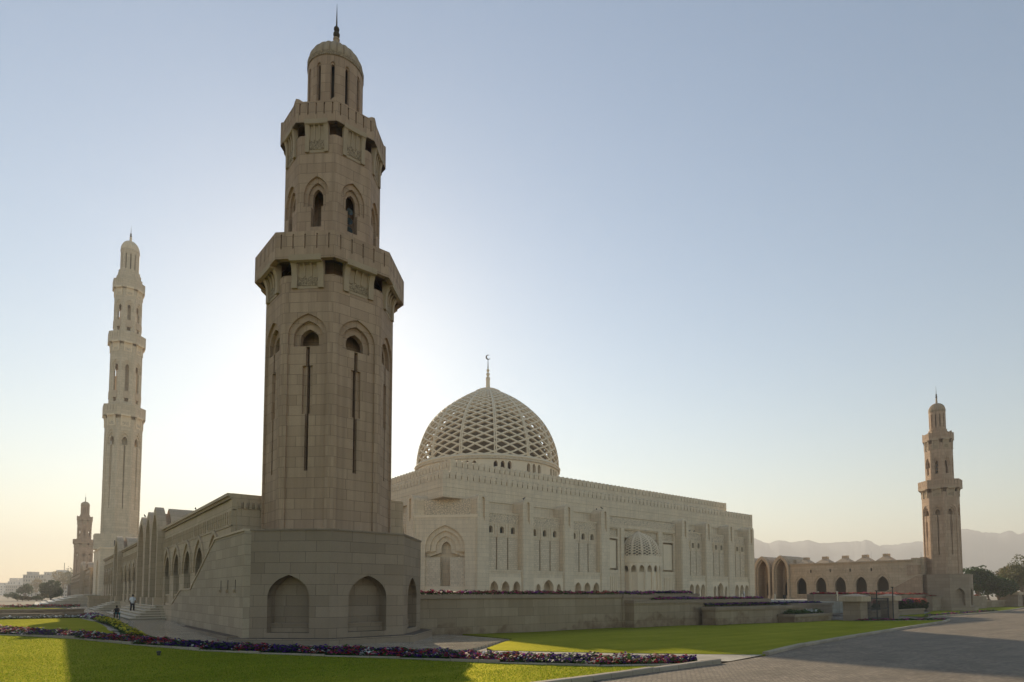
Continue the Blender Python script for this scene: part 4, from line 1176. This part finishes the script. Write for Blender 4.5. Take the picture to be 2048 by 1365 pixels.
flowers('flowers', [((3.9, 68), (5.2, 68)), ((3.0, 75.2), (5.0, 75.4))], ['f_white', 'f_violet', 'f_pink'], 2600, g, 'patch of white and mauve flowers at the end of the yellow bed', seed=12, fl=.08, h=.45, patch=.9)
flowers('flowers', [((-40, 75.0), (-40, 75.9)), ((3.0, 75.0), (3.0, 75.9))], ['f_white', 'f_white'], 2600, g, 'thin line of white flowers in front of the brown garden wall', seed=13, fl=.08, h=.3, dens=.6)
flowers('flowers', [((-50, 141), (-50, 143)), ((6.0, 137), (6.0, 139.5))], ['f_red', 'f_pink', 'f_red'], 3500, g, 'strip of red flowers below the broad grey steps at left', seed=15, fl=.13, h=.5, lf=.2)
flowers('flowers', [((-60, 190), (-60, 196)), ((-14, 190), (-14, 196))], ['f_red', 'f_pink', 'f_red'], 2500, g, 'distant red flower patch behind the pale path at left', seed=16, fl=.2, h=1.0, lf=.3)
def top(z): return lambda x, y: z
def row(x0, x1, y, z, cols, n, label, seed, d=1.0, fl=.075, h=.34):
    flowers('flowers', [((x0, y), (x0, y+d)), ((x1, y), (x1, y+d))], cols, n, top(z), label, seed=seed, fl=fl, h=h, lf=.11, patch=2.2, dens=.5)
row(22.3, 44.8, 40.2, 3.2, ['f_coral', 'f_pink', 'f_magenta', 'f_violet', 'f_pink'], 4200, 'row of pink flowers on top of the long retaining wall', 21)
row(44.8, 50.3, 40.2, 3.2, ['f_violet', 'f_magenta'], 900, 'short row of mauve flowers on the high retaining wall section', 22)
row(51, 58.6, 41.5, 3.28, ['f_magenta', 'f_violet', 'f_purple'], 1400, 'purple flowers in the raised planter box', 23)
row(48.5, 68.8, 38.7, 2.62, ['f_violet', 'f_pink', 'f_magenta'], 3200, 'pink and mauve flowers on the second retaining wall tier', 24)
row(56.0, 82.0, 37.9, 1.95, ['f_purple', 'f_violet', 'f_purple'], 4200, 'dark purple flowers on the third retaining wall tier', 25, .9)
row(68, 76, 35.0, .92, ['sprig', 'sprig', 'f_white'], 1200, 'leafy green plants in the lowest planter by the gate', 26, 1.0, h=.5)
row(134, 167, 42.0, 2.72, ['f_purple', 'f_red'], 1500, 'dark flowers on the wall beyond the hedge', 27, .8)
row(113.5, 145, 43.6, 3.05, ['f_coral', 'f_red', 'f_coral'], 2600, 'red flowers on the long planter below the far right minaret', 28, .8, .12)
row(97, 133, 46.2, 3.15, ['f_red', 'f_coral', 'f_pink'], 3200, 'coral flowers on the planter in front of the far arcade', 29, .8, .12)
flowers('flowers', [((76.8, 31.8), (77.5, 31.3)), ((81, 29.6), (82, 28.9)), ((88.0, 26.2), (88.6, 25.7))], ['f_pink', 'f_magenta', 'sprig'], 1500, lambda x, y: g(x, y)+.06, 'small pink flower edging on the tip of the middle lawn', seed=31, fl=.07)
flowers('flowers', [((99, 31.3), (99, 31.9)), ((140, 33.0), (140, 33.7))], ['f_purple', 'f_magenta', 'sprig'], 1800, lambda x, y: g(x, y)+.06, 'thin flower edging along the far right kerb', seed=32, fl=.08, h=.3)

# ------------------------------------------------------------------ trees and shrubs
def crown_mesh(mb, lobes, n, size, seed, flat=.5):
    rnd = random.Random(seed)
    vol = [r[0]*r[1]*r[2] for _, r in lobes]; tot = sum(vol)
    for _ in range(n):
        k = rnd.random()*tot; i = 0
        while k > vol[i]: k -= vol[i]; i += 1
        c, r = lobes[i]
        while True:
            p = Vector((rnd.uniform(-1, 1), rnd.uniform(-1, 1), rnd.uniform(-1, 1)))
            if p.length < 1: break
        p = p.normalized()*(p.length**.35)*(.86+.28*noise.noise(Vector((p.x*2.3+i, p.y*2.3, p.z*2.3+seed))))
        q = Vector((c[0]+p.x*r[0], c[1]+p.y*r[1], c[2]+p.z*r[2]))
        if noise.noise(q*(1.6/max(r))*1.6 + Vector((seed, 0, 0))) < -.18: continue
        s = size*rnd.uniform(.6, 1.3)
        a = Vector((rnd.gauss(0, 1), rnd.gauss(0, 1), rnd.gauss(0, 1))).normalized(); b = a.orthogonal().normalized(); b.rotate(Matrix.Rotation(rnd.random()*6.28, 3, a)); 
        c2 = a.cross(b)
        mb.add([q+b*s, q+c2*s*.45, q-b*s, q-c2*s*.45], [(0, 1, 2, 3)])
def tree(x, y, z, h, w, label, mat, seed, trunk=.35, n=2600, leaf=.22, name='tree', group=None, low=.25, lobes_n=9, cat='tree'):
    rnd = random.Random(seed)
    T = empty(name, (x, y, z), label, cat, group)
    lobes = []
    ch = h*(1-low)
    for i in range(lobes_n):
        a = i*2.4 + rnd.random(); rr = w*.5*.58*math.sqrt((i+.3)/lobes_n)*1.15
        zz = h*low + ch*(.30 + .42*rnd.random()) + (ch*.12 if i < 2 else 0)
        lobes.append(((rr*math.cos(a), rr*math.sin(a), zz), (w*.25*rnd.uniform(.8, 1.2), w*.25*rnd.uniform(.8, 1.2), ch*.27*rnd.uniform(.8, 1.15))))
    if lobes_n == 1:
        lobes = [((0, 0, h*.50), (w*.47, w*.47, h*.47)), ((0, 0, h*.3), (w*.4, w*.4, h*.27))] + [((w*.3*math.cos(i*1.3), w*.3*math.sin(i*1.3), h*(.32+.1*(i % 4))), (w*.2, w*.2, h*.2)) for i in range(9)]
    mb = MB(); crown_mesh(mb, lobes, n, leaf, seed)
    mb.build('crown', M[mat], T)
    t = MB()
    t.tube([(0, 0, -.3), (.05*h*.2, 0, h*low*.6), (0, .03*h, h*(low+.15)), (0, 0, h*.6)], [trunk, trunk*.8, trunk*.65, trunk*.25], 8)
    for c, r in lobes[:6]:
        t.tube([(0, .02*h, h*(low*.8)), (c[0]*.5, c[1]*.5, (c[2]+h*low)/2*.98), (c[0]*.9, c[1]*.9, c[2])], [trunk*.45, trunk*.3, trunk*.1], 5)
    t.build('trunk', M['bark'], T)
    return T
def at(px, D):
    a = (px-1024)/FPX*D; return a*CS + D*SN, -a*SN + D*CS
x, y = at(103, 250); tree(x, y, .75, 8.9, 8.6, 'round dense dark green tree standing alone before the apartment blocks', 'leaf', 3, .4, 12000, .28, low=.06, lobes_n=1)
for i, (px, D, h, wd, mt, lb) in enumerate([(73, 470, 15, 16, 'leaf3', 'lower sparse hazy brown tree in front of the beige apartment block'), (125, 430, 21, 17, 'leaf3', 'tall hazy brown tree behind the round dark tree'), (146, 420, 22, 15, 'leaf2', 'hazy grey-green tree beside the small far minaret'),
    (52, 300, 8, 7, 'leaf', 'small hazy green tree in front of the pale apartment block')]):
    x, y = at(px, D); tree(x, y, .6, h, wd, lb, mt, 40+i, .3, 2600, .42, low=.12, group='hazy trees at far left')
for i, (px, D, h, wd, mt, lb) in enumerate([(37, 215, 2.4, 4.2, 'leaf', 'dark round shrub, the one farthest from the round tree'), (47, 212, 2.0, 3.6, 'leaf2', 'olive shrub beside the dark round one'), (59, 210, 2.0, 3.6, 'leaf3', 'yellowish-brown low shrub in the row before the apartment blocks'), (75, 208, 2.2, 4, 'leaf', 'low dark shrub next to the small upright one by the round tree'), (86, 214, 3.0, 4, 'leaf2', 'small upright shrub touching the round tree'), (18, 300, 3.2, 4.5, 'leaf', 'small dark shrub in front of the grey balcony building'), (28, 300, 3.6, 5, 'leaf', 'slightly taller dark shrub in front of the grey balcony building')]):
    x, y = at(px, D); tree(x, y, .7, h, wd, lb, mt, 60+i, .12, 1500, .2, 'shrub', low=.05, group='shrubs at far left', cat='shrub')
RT = [(1956, 150, 10.2, 8.5, 'leaf', 'tall open green tree right beside the distant sunlit minaret'), (1975, 175, 11, 9, 'leaf2', 'sparse olive tree second from the distant sunlit minaret'), (1996, 150, 7.8, 9.5, 'leaf', 'dark umbrella-shaped tree with a bare pale trunk'), (2022, 170, 11, 11, 'leaf3', 'yellowish tree with sunlit leaves behind the distant pillars'), (2046, 160, 12.5, 12, 'leaf2', 'tallest olive tree at the right edge'), (2075, 170, 12, 12, 'leaf', 'dark tree partly outside the right edge'), (2010, 200, 9, 12, 'leaf2', 'low olive tree behind the umbrella-shaped one')]
for i, (px, D, h, wd, mt, lb) in enumerate(RT):
    x, y = at(px, D); tree(x, y, .4, h, wd, lb, mt, 80+i, .32, 8500, .27, low=.22, lobes_n=12, group='trees at the right edge')
HC = [(98.3, 37.0, 'f_red', 'leafy dark bush with few red flowers next to the gate pillar'), (101.6, 37.0, 'f_red', 'dark red bush second from the gate pillar'), (104.8, 37.1, 'f_magenta', 'magenta flowering bush in the middle of the hedge'), (108.0, 37.1, 'f_purple', 'dark green bush between the magenta and the bright red ones'), (111.4, 37.3, 'f_red', 'bright red flowering bush second from the coral end of the hedge'), (115.0, 37.4, 'f_coral', 'coral red bush ending the hedge away from the gate')]
for i, (x, y, cm, lb) in enumerate(HC):
    T = empty('flowering_bush', (x, y, .4), lb, 'bush', 'bushes of the flowering hedge')
    lob = [((0, 0, 1.15), (1.85, 1.2, 1.0)), ((-.7, .1, .8), (1.2, 1.0, .8)), ((.7, -.1, .9), (1.2, 1.0, .8))]
    mb = MB(); crown_mesh(mb, lob, 5200, .12, 120+i); mb.build('foliage', M['leafdark'], T)
    mb = MB(); crown_mesh(mb, [((0, 0, 1.55), (1.8, 1.2, .75))], 1100 if i in (2, 4, 5) else 420, .09, 140+i); mb.build('blossom', M[cm], T)
    s_ = MB(); s_.tube([(0, 0, -.4), (0, 0, .9)], .06, 6); s_.build('stem', M['bark'], T)

# ------------------------------------------------------------------ distant town and mountains
def block(px0, px1, D, z1, depth, label, floors, cols, mat='town', mass=()):
    x0, y0 = at(px0, D); x1, y1 = at(px1, D)
    W = math.hypot(x1-x0, y1-y0)/2; n = (-(y1-y0), x1-x0); nn = Vector((y1-y0, -(x1-x0), 0)).normalized()
    T = empty('apartment_building', ((x0+x1)/2, (y0+y1)/2, 0), label, 'building', 'distant town buildings')
    if nn.dot(Vector((x0, y0, 0))) > 0: nn = -nn
    fr = Fr((0, 0, 0), (nn.x, nn.y))
    mb = MB(); mb.slab(fr, rect(-W, W, -1, z1), (), 0, depth)
    mb.slab(fr, rect(-W-.3, W+.3, z1, z1+.5), (), -.3, depth+.3)
    for u0, u1, h in mass: mb.slab(fr, rect(u0*W, u1*W, z1+.3, z1+h), (), 1.5, depth*.6)
    for i in range(1, floors): mb.slab(fr, rect(-W, W, i*z1/floors-.15, i*z1/floors+.15), (), -.25, .2)
    mb.build('wall', M[mat], T)
    fh = z1/floors; wm = None
    for i in range(floors):
        for j in range(cols):
            if (i*7+j*3) % 11 == 4: continue
            u = -W + (j+.5)*2*W/cols
            if wm is None:
                q = MB(); q.slab(fr, rect(-.16*2*W/cols, .16*2*W/cols, 0, fh*.48), (), -.06, .1); wm = q.build('window', M['glass'], T); o = wm
            else:
                o = wm.copy(); COL.objects.link(o); o.parent = T
            o.location = fr.u*u + Vector((0, 0, i*fh + fh*.28))
    return T
M['town'] = plain('town_plaster', (.52, .47, .40), .9, .05, .08, 0)
M['town2'] = plain('town_plaster_white', (.64, .60, .54), .9, .05, .08, 0)
block(46, 92, 560, 20.5, 16, 'wide beige apartment block with a roof terrace, behind the round tree', 6, 9, 'town', ((-.8, -.3, 3.2),))
block(88, 136, 590, 24.0, 16, 'white apartment block joined to the beige one, behind the round tree', 7, 9, 'town2', ((-.1, .5, 2.5),))
block(134, 149, 640, 22.0, 14, 'narrow pale building right beside the smallest hazy minaret', 6, 3, 'town2')
block(40, 90, 530, 10.5, 10, 'lower beige building in front of the apartment blocks', 3, 9, 'town')
block(12, 36, 620, 11.5, 14, 'low grey hazy building with rows of balconies', 4, 6, 'town')
block(-20, 14, 900, 19, 14, 'faintest hazy building, cut by the picture edge', 5, 5, 'town2')
block(16, 42, 800, 19, 14, 'faint hazy building with a row of roof posts', 5, 5, 'town2', ((-.9, -.75, 5), (-.4, -.25, 5), (.1, .25, 5), (.6, .8, 5)))
block(1820, 1862, 1400, 26, 20, 'tiny hazy building on the horizon between the pyramid-roofed arcade and its minaret', 5, 6, 'town2')
for i, (px, D, h) in enumerate([(1837, 900, 52), (1844, 1000, 72), (1744, 1500, 108), (128, 600, 34)]):
    x, y = at(px, D)
    p = MB(); p.tube([(x, y, 0), (x, y, h)], [.9 if h > 40 else .3, .25], 4)
    for z in range(int(h*.55), int(h), 4): p.box(x-1.3*(h > 40), x+1.3*(h > 40), y-.3, y+.3, z, z+.5)
    tag(p.build('antenna_mast', M['metal']), ['shorter lattice mast between the pyramid-roofed arcade and its minaret', 'taller lattice mast beside the distant sunlit minaret', 'faint mast above the pyramid roofs', 'thin antenna on the roof of the white apartment block'][i], 'mast', 'distant masts')

MP = [(1380, 1085), (1440, 1078), (1475, 1068), (1503, 1071), (1520, 1077), (1541, 1086), (1560, 1079), (1583, 1086), (1600, 1080.5), (1617, 1080), (1635, 1085), (1655, 1090), (1675, 1086), (1690, 1084), (1711, 1087), (1733, 1079), (1748, 1085), (1762, 1094), (1780, 1090), (1800, 1086), (1835, 1083), (1850, 1085), (1872, 1076), (1900, 1068), (1925, 1059.7), (1941, 1057.6), (1955, 1059), (1969, 1063.6), (1976, 1061.8), (1999, 1069.5), (2018, 1065), (2046, 1066), (2100, 1060), (2200, 1075), (2350, 1082)]
def mountains():
    mb = MB(); D0 = 2700; rows = 9; xs = []
    px = 1300.0
    while px < 2350: xs.append(px); px += 3
    for j in range(rows):
        for px in xs:
            yy = next((a[1]+(b[1]-a[1])*(px-a[0])/(b[0]-a[0]) for a, b in zip(MP, MP[1:]) if a[0] <= px <= b[0]), 1110 + (1380-px)*.9 if px < 1380 else 1082)
            a_ = (px-1024)/FPX
            # crest height from the elevation angle of the ridge line
            v = (YC - yy)/FPX; el = (math.sin(PITCH)+v*math.cos(PITCH))/(math.cos(PITCH)-v*math.sin(PITCH))
            D = D0; hc = max(0, EYE + el*D)
            t = j/(rows-1)              # 0 foot in front .. 1 back foot, crest at .5
            f = 1-abs(2*t-1)
            Dj = D0 + (t-.5)*1500
            x, y = at(1024 + a_*FPX, Dj)
            nz = noise.noise(Vector((x*.004, y*.004, 0)))*.25*(1-f)*f*4
            hc *= 1 + .05*noise.noise(Vector((px*.045, 3+j*.4, 0))) + .02*noise.noise(Vector((px*.11, 7+j*.9, 0)))
            mb.v.append((x, y, max(-1, hc*(f**.9)*(1+nz) if f < 1 else hc)))
    n = len(xs)
    for j in range(rows-1):
        for i in range(n-1): mb.f.append((j*n+i, j*n+i+1, (j+1)*n+i+1, (j+1)*n+i)); mb.mi.append(0)
    tag(mb.build('mountains', M['mountain'], None, True), kind='structure')
mountains()

# ------------------------------------------------------------------ people, birds, small things
def person(x, y, z, heading, label, cloth, pants, pose='walk', h=1.75):
    T = bpy.data.meshes.new('person'); k = h/1.75
    V = []; E = []; Rr = []
    def v(p, r): V.append(tuple(c*k for c in p)); Rr.append(r*k); return len(V)-1
    if pose == 'sit':
        hip = v((0, 0, .50), .15)
        ch = v((0, .12, .82), .15); nk = v((0, .18, 1.04), .06); hd = v((0, .2, 1.13), .085); ht = v((0, .2, 1.24), .07); E += [(hip, ch), (ch, nk), (nk, hd), (hd, ht)]
        for s in (-1, 1):
            kn = v((s*.14, .42, .5), .075); an = v((s*.13, .42, .1), .05); to = v((s*.13, .58, .05), .04); E += [(hip, kn), (kn, an), (an, to)]
            sh = v((s*.2, .14, .95), .06); el = v((s*.25, .3, .72), .045); ha = v((s*.12, .5, .62), .035); E += [(ch, sh), (sh, el), (el, ha)]
    else:
        st = .16 if pose == 'walk' else .03
        hip = v((0, 0, .93), .14); ch = v((0, .02, 1.28), .15); nk = v((0, .03, 1.48), .055); hd = v((0, .04, 1.58), .085); ht = v((0, .04, 1.69), .072); E += [(hip, ch), (ch, nk), (nk, hd), (hd, ht)]
        for s in (-1, 1):
            lg = v((s*.09, 0, .85), .095); kn = v((s*.1, s*st*.6+.03, .48), .062); an = v((s*.1, s*st-.02, .08), .042); to = v((s*.1, s*st+.13, .035), .035); E += [(hip, lg), (lg, kn), (kn, an), (an, to)]
            sh = v((s*.2, .02, 1.38), .062); el = v((s*.26, -s*.04, 1.1), .045); wr = v((s*.27, s*-.08+.05, .85), .034); fi = v((s*.26, s*-.09+.07, .75), .028); E += [(ch, sh), (sh, el), (el, wr), (wr, fi)]
    T.from_pydata(V, E, [])
    o = bpy.data.objects.new('person', T); COL.objects.link(o)
    sk = o.modifiers.new('skin', 'SKIN'); sk.use_smooth_shade = True
    lay = T.skin_vertices[0].data if T.skin_vertices else None
    if lay is None:
        bm = bmesh.new(); bm.from_mesh(T); bm.verts.layers.skin.verify(); bm.to_mesh(T); bm.free(); lay = T.skin_vertices[0].data
    for i, r in enumerate(Rr): lay[i].radius = (r, r)
    lay[0].use_root = True
    su = o.modifiers.new('sub', 'SUBSURF'); su.levels = 1; su.render_levels = 2
    T.materials.append(M['skin'])
    o.location = (x, y, z); o.rotation_euler = (0, 0, heading)
    tag(o, label, 'person')
    def cloth_part(name, prof, mat, off=(0, 0, 0), sx=1.0, sy=.7):
        mb = MB(); mb.lathe([(r*k, zz*k) for r, zz in prof], 16, rf=lambda a, z_: 1)
        mb.v = [(p[0]*sx+off[0]*k, p[1]*sy+off[1]*k, p[2]+off[2]*k) for p in mb.v]
        c = mb.build(name, mat, o, True); return c
    if pose == 'sit':
        cloth_part('shirt', [(.0, .46), (.19, .47), (.2, .6), (.215, .85), (.2, .98), (.07, 1.06)], cloth, (0, .1, 0)); hz_ = (0, .2, 1.2)
        m_ = MB()
        for s in (-1, 1): m_.tube([(s*.08*k, .02, .5*k), (s*.14*k, .44*k, .5*k), (s*.13*k, .43*k, .12*k)], [.1*k, .09*k, .075*k], 8)
        m_.build('trousers', pants, o, True)
    else:
        cloth_part('shirt', [(.0, .80), (.185, .81), (.18, 1.0), (.2, 1.2), (.215, 1.36), (.17, 1.44), (.06, 1.49)] if pants else [(.0, .10), (.20, .11), (.19, .5), (.18, .95), (.2, 1.2), (.215, 1.36), (.17, 1.44), (.06, 1.49)], cloth)
        hz_ = (0, .02, 1.67); m_ = MB()
        for s in (-1, 1): m_.tube([(s*.2*k, .02, 1.41*k), (s*.255*k, -s*.03, 1.12*k)], [.075*k, .07*k], 8)
        m_.build('sleeves', cloth, o, True)
        if pants:
            m_ = MB()
            for s in (-1, 1): m_.tube([(s*.085*k, 0, .9*k), (s*.1*k, (s*st*.6+.03)*k, .48*k), (s*.1*k, (s*st-.02)*k, .08*k)], [.12*k, .09*k, .075*k], 8)
            m_.build('trousers', pants, o, True)
    hb_ = MB(); hb_.blob((hz_[0], hz_[1]*k, hz_[2]*k), (.095*k, .105*k, .095*k), 12, 8); hb_.build('hair', M['hair'] if pants else cloth, o, True)
    return o
person(7.75, 75.0, 1.47, rad(-20), 'man in a loose white shirt and dark trousers walking up the pale steps', M['white_cloth'], M['black_cloth'])
person(6.05, 70.6, .85+.05, rad(160), 'person in dark clothes sitting on a teal stool at the foot of the steps', M['black_cloth'], M['black_cloth'], 'sit', 1.7)
sg = MB(); sg.box(5.82, 6.28, 70.25, 70.6, 1.28, 1.34)
so_ = empty('stool', (6.05, 70.5, .85), 'teal plastic stool under the seated person', 'stool')
q = MB(); q.box(-.24, .24, -.2, .2, .40, .46); q.build('seat', M['teal'], so_)
for sx in (-1, 1):
    for sy in (-1, 1):
        q = MB(); q.tube([(sx*.21, sy*.17, 0), (sx*.19, sy*.15, .4)], .025, 6); q.build('leg', M['teal'], so_)
q = MB(); q.box(-.24, .24, -.21, -.17, .46, .62); q.build('backrest', M['teal'], so_)
x, y = at(1487, 118); person(x, y, 2.1, rad(60), 'person in a long white robe on the terrace near the far portals', M['white_cloth'], None, 'stand', 1.7)
def bird(x, y, z, a, label):
    mb = MB(); c, s = math.cos(a), math.sin(a)
    pts = [(-.26, 0, .1), (-.12, 0, .13), (0, 0, .17), (.1, 0, .25), (.16, 0, .30), (.24, 0, .29)]
    mb.tube([(p[0]*c, p[0]*s, p[2]) for p in pts], [.02, .06, .085, .06, .05, .01], 8)
    for d in (-.03, .03): mb.tube([(0-s*d, c*d, 0), (0-s*d, c*d, .12)], .01, 4)
    o = mb.build('bird', M['bird']); o.location = (x, y, z); tag(o, label, 'bird', 'birds perched on the ledges')
for i, (x, y, z, lb) in enumerate([(54.5, 66.9, 16.85, 'small dark bird on the second buttress top of the hall'), (54.9, 67.6, 16.84, 'second dark bird beside it on the second buttress top'), (70.5, 66.9, 16.85, 'dark bird on the front edge of the buttress before the lattice half dome'), (70.8, 68.3, 16.8, 'dark bird further back on the buttress before the half dome'), (93.8, 67.0, 14.68, 'dark bird on the frieze ledge past the half dome bay'), (95.2, 67.0, 14.68, 'second dark bird along the frieze ledge past the half dome bay'), (13.0, 72.4, 12.33, 'dark bird on the roof of the nearest tall portal'), (16.0, 72.4, 12.33, 'dark bird further along the roof of the nearest tall portal'), (9.5, 82.8, 12.33, 'dark bird on the tip of the furthest of the three tall portals')]):
    bird(x, y, z, i*1.3, lb)
def car(px, D, label):
    x, y = at(px, D); T = empty('parked_car', (x, y, .05), label, 'car', 'cars parked under the trees', rz=-TH+rad(8))
    b = MB(); fr = Fr((0, -.85, 0), (0, -1))
    b.slab(fr, [(-2.2, .3), (2.2, .3), (2.25, .75), (2.05, .98), (1.1, 1.05), (-2.0, 1.08), (-2.25, .8)], [], 0, 1.7)
    b.build('body', M['carpaint'], T)
    c = MB(); c.slab(fr, [(-1.9, 1.04), (1.2, 1.03), (.55, 1.5), (-1.3, 1.55)], [], .12, 1.58); c.build('windows', M['glass'], T)
    r = MB(); r.slab(fr, [(-1.35, 1.53), (.6, 1.49), (.5, 1.56), (-1.2, 1.6)], [], .1, 1.6); r.build('roof', M['carpaint'], T)
    for sx in (-1.35, 1.35):
        for yy in (-.9, .9):
            w_ = MB(); w_.lathe([(.05, -.1), (.33, -.1), (.33, .1), (.05, .1)], 16)
            w_.v = [(p[0], p[2], p[1]) for p in w_.v]; o = w_.build('wheel', M['tyre'], T); o.location = (sx, yy, .33)
car(1971, 190, 'white parked car seen under the trees, nearer the minaret'); car(2008, 195, 'white parked car under the trees, nearer the distant gate pillar')
for i, (px, D, lb) in enumerate([(1568, 112, 'black floodlight on the terrace edge below the second portal'), (1617, 104, 'larger black floodlight on the terrace edge before the first dark arch')]):
    x, y = at(px, D); T = empty('floodlight', (x, y, 2.1), lb, 'floodlight', 'floodlights on the terrace')
    q = MB(); q.tube([(0, 0, 0), (0, 0, .35)], .04, 6); q.build('stand', M['metal'], T)
    q = MB(); q.prism([(-.35, -.12), (.35, -.12), (.28, .15), (-.28, .15)], .3, .95); q.build('lamp_housing', M['metal'], T)
for i, (px, D, lb) in enumerate([(1483, 112, 'short pale bollard on the terrace before the hall\'s last buttress'), (1549, 110, 'short pale bollard beside the person in the robe'), (1635, 103, 'tall pale bollard in front of the second dark arch'), (1673, 100, 'tall pale bollard in front of the third dark arch')]):
    x, y = at(px, D); p = MB(); p.lathe([(.14, 0), (.13, .9 + .5*(i > 1)), (.18, .92 + .5*(i > 1)), (.18, 1.02 + .5*(i > 1)), (.02, 1.1 + .5*(i > 1))], 12)
    o = p.build('bollard', M['hall_trim']); o.location = (x, y, 2.1); tag(o, lb, 'bollard', 'pale bollards on the terrace')
# small ground spotlight in the front lawn and rags by the kerb
p = MB(); p.lathe([(.07, -.1), (.07, .1), (.1, .12), (.1, .2), (.0, .22)], 10); o = p.build('ground_light', M['metal']); o.location = (4.6, 33.4, g(4.6, 33.4)); tag(o, 'small black ground light standing in the front lawn', 'ground light')

# ------------------------------------------------------------------ light and air
SUN_AZ, SUN_EL = rad(21.5), rad(22.5)      # azimuth from +Y towards +X
sd = Vector((math.sin(SUN_AZ)*math.cos(SUN_EL), math.cos(SUN_AZ)*math.cos(SUN_EL), math.sin(SUN_EL)))
sl = bpy.data.lights.new('sun', 'SUN'); so = bpy.data.objects.new('sun', sl); COL.objects.link(so)
so.rotation_euler = sd.to_track_quat('Z', 'Y').to_euler()
sl.energy = 5.0; sl.angle = rad(.6); sl.color = (1, .83, .58)
w = bpy.data.worlds.new('World'); S.world = w; w.use_nodes = True
nt = w.node_tree; bg = nt.nodes['Background']
sky = nt.nodes.new('ShaderNodeTexSky'); sky.sky_type = 'NISHITA'; sky.sun_disc = False
sky.sun_elevation = SUN_EL; sky.sun_rotation = SUN_AZ
sky.air_density = 1.3; sky.dust_density = 0.2; sky.ozone_density = 0.8; sky.altitude = 0
nt.links.new(sky.outputs[0], bg.inputs[0]); bg.inputs[1].default_value = .096

HZ = True
if HZ:
    hb = MB(); hb.box(-3800, 4500, -60, 4500, -1.3, 330)
    hz = hb.build('haze', None if False else bpy.data.materials.new('haze_air'))
    hm = hz.data.materials[0]; hm.use_nodes = True; hnt = hm.node_tree; hnt.nodes.clear()
    ho = hnt.nodes.new('ShaderNodeOutputMaterial'); pv = hnt.nodes.new('ShaderNodeVolumePrincipled')
    pv.inputs['Color'].default_value = (.87, .85, .85, 1); pv.inputs['Density'].default_value = 4.5e-4; pv.inputs['Anisotropy'].default_value = .28
    hnt.links.new(pv.outputs[0], ho.inputs['Volume'])
    tag(hz, kind='stuff')

S.view_settings.view_transform = 'Standard'; S.view_settings.look = 'None'
S.view_settings.exposure = 0.46; S.view_settings.gamma = 1
S.render.engine = 'CYCLES'
S.cycles.use_denoising = True
S.cycles.max_bounces = 6; S.cycles.volume_bounces = 0
S.cycles.use_adaptive_sampling = True; S.cycles.adaptive_threshold = .02
S.cycles.sample_clamp_indirect = 6
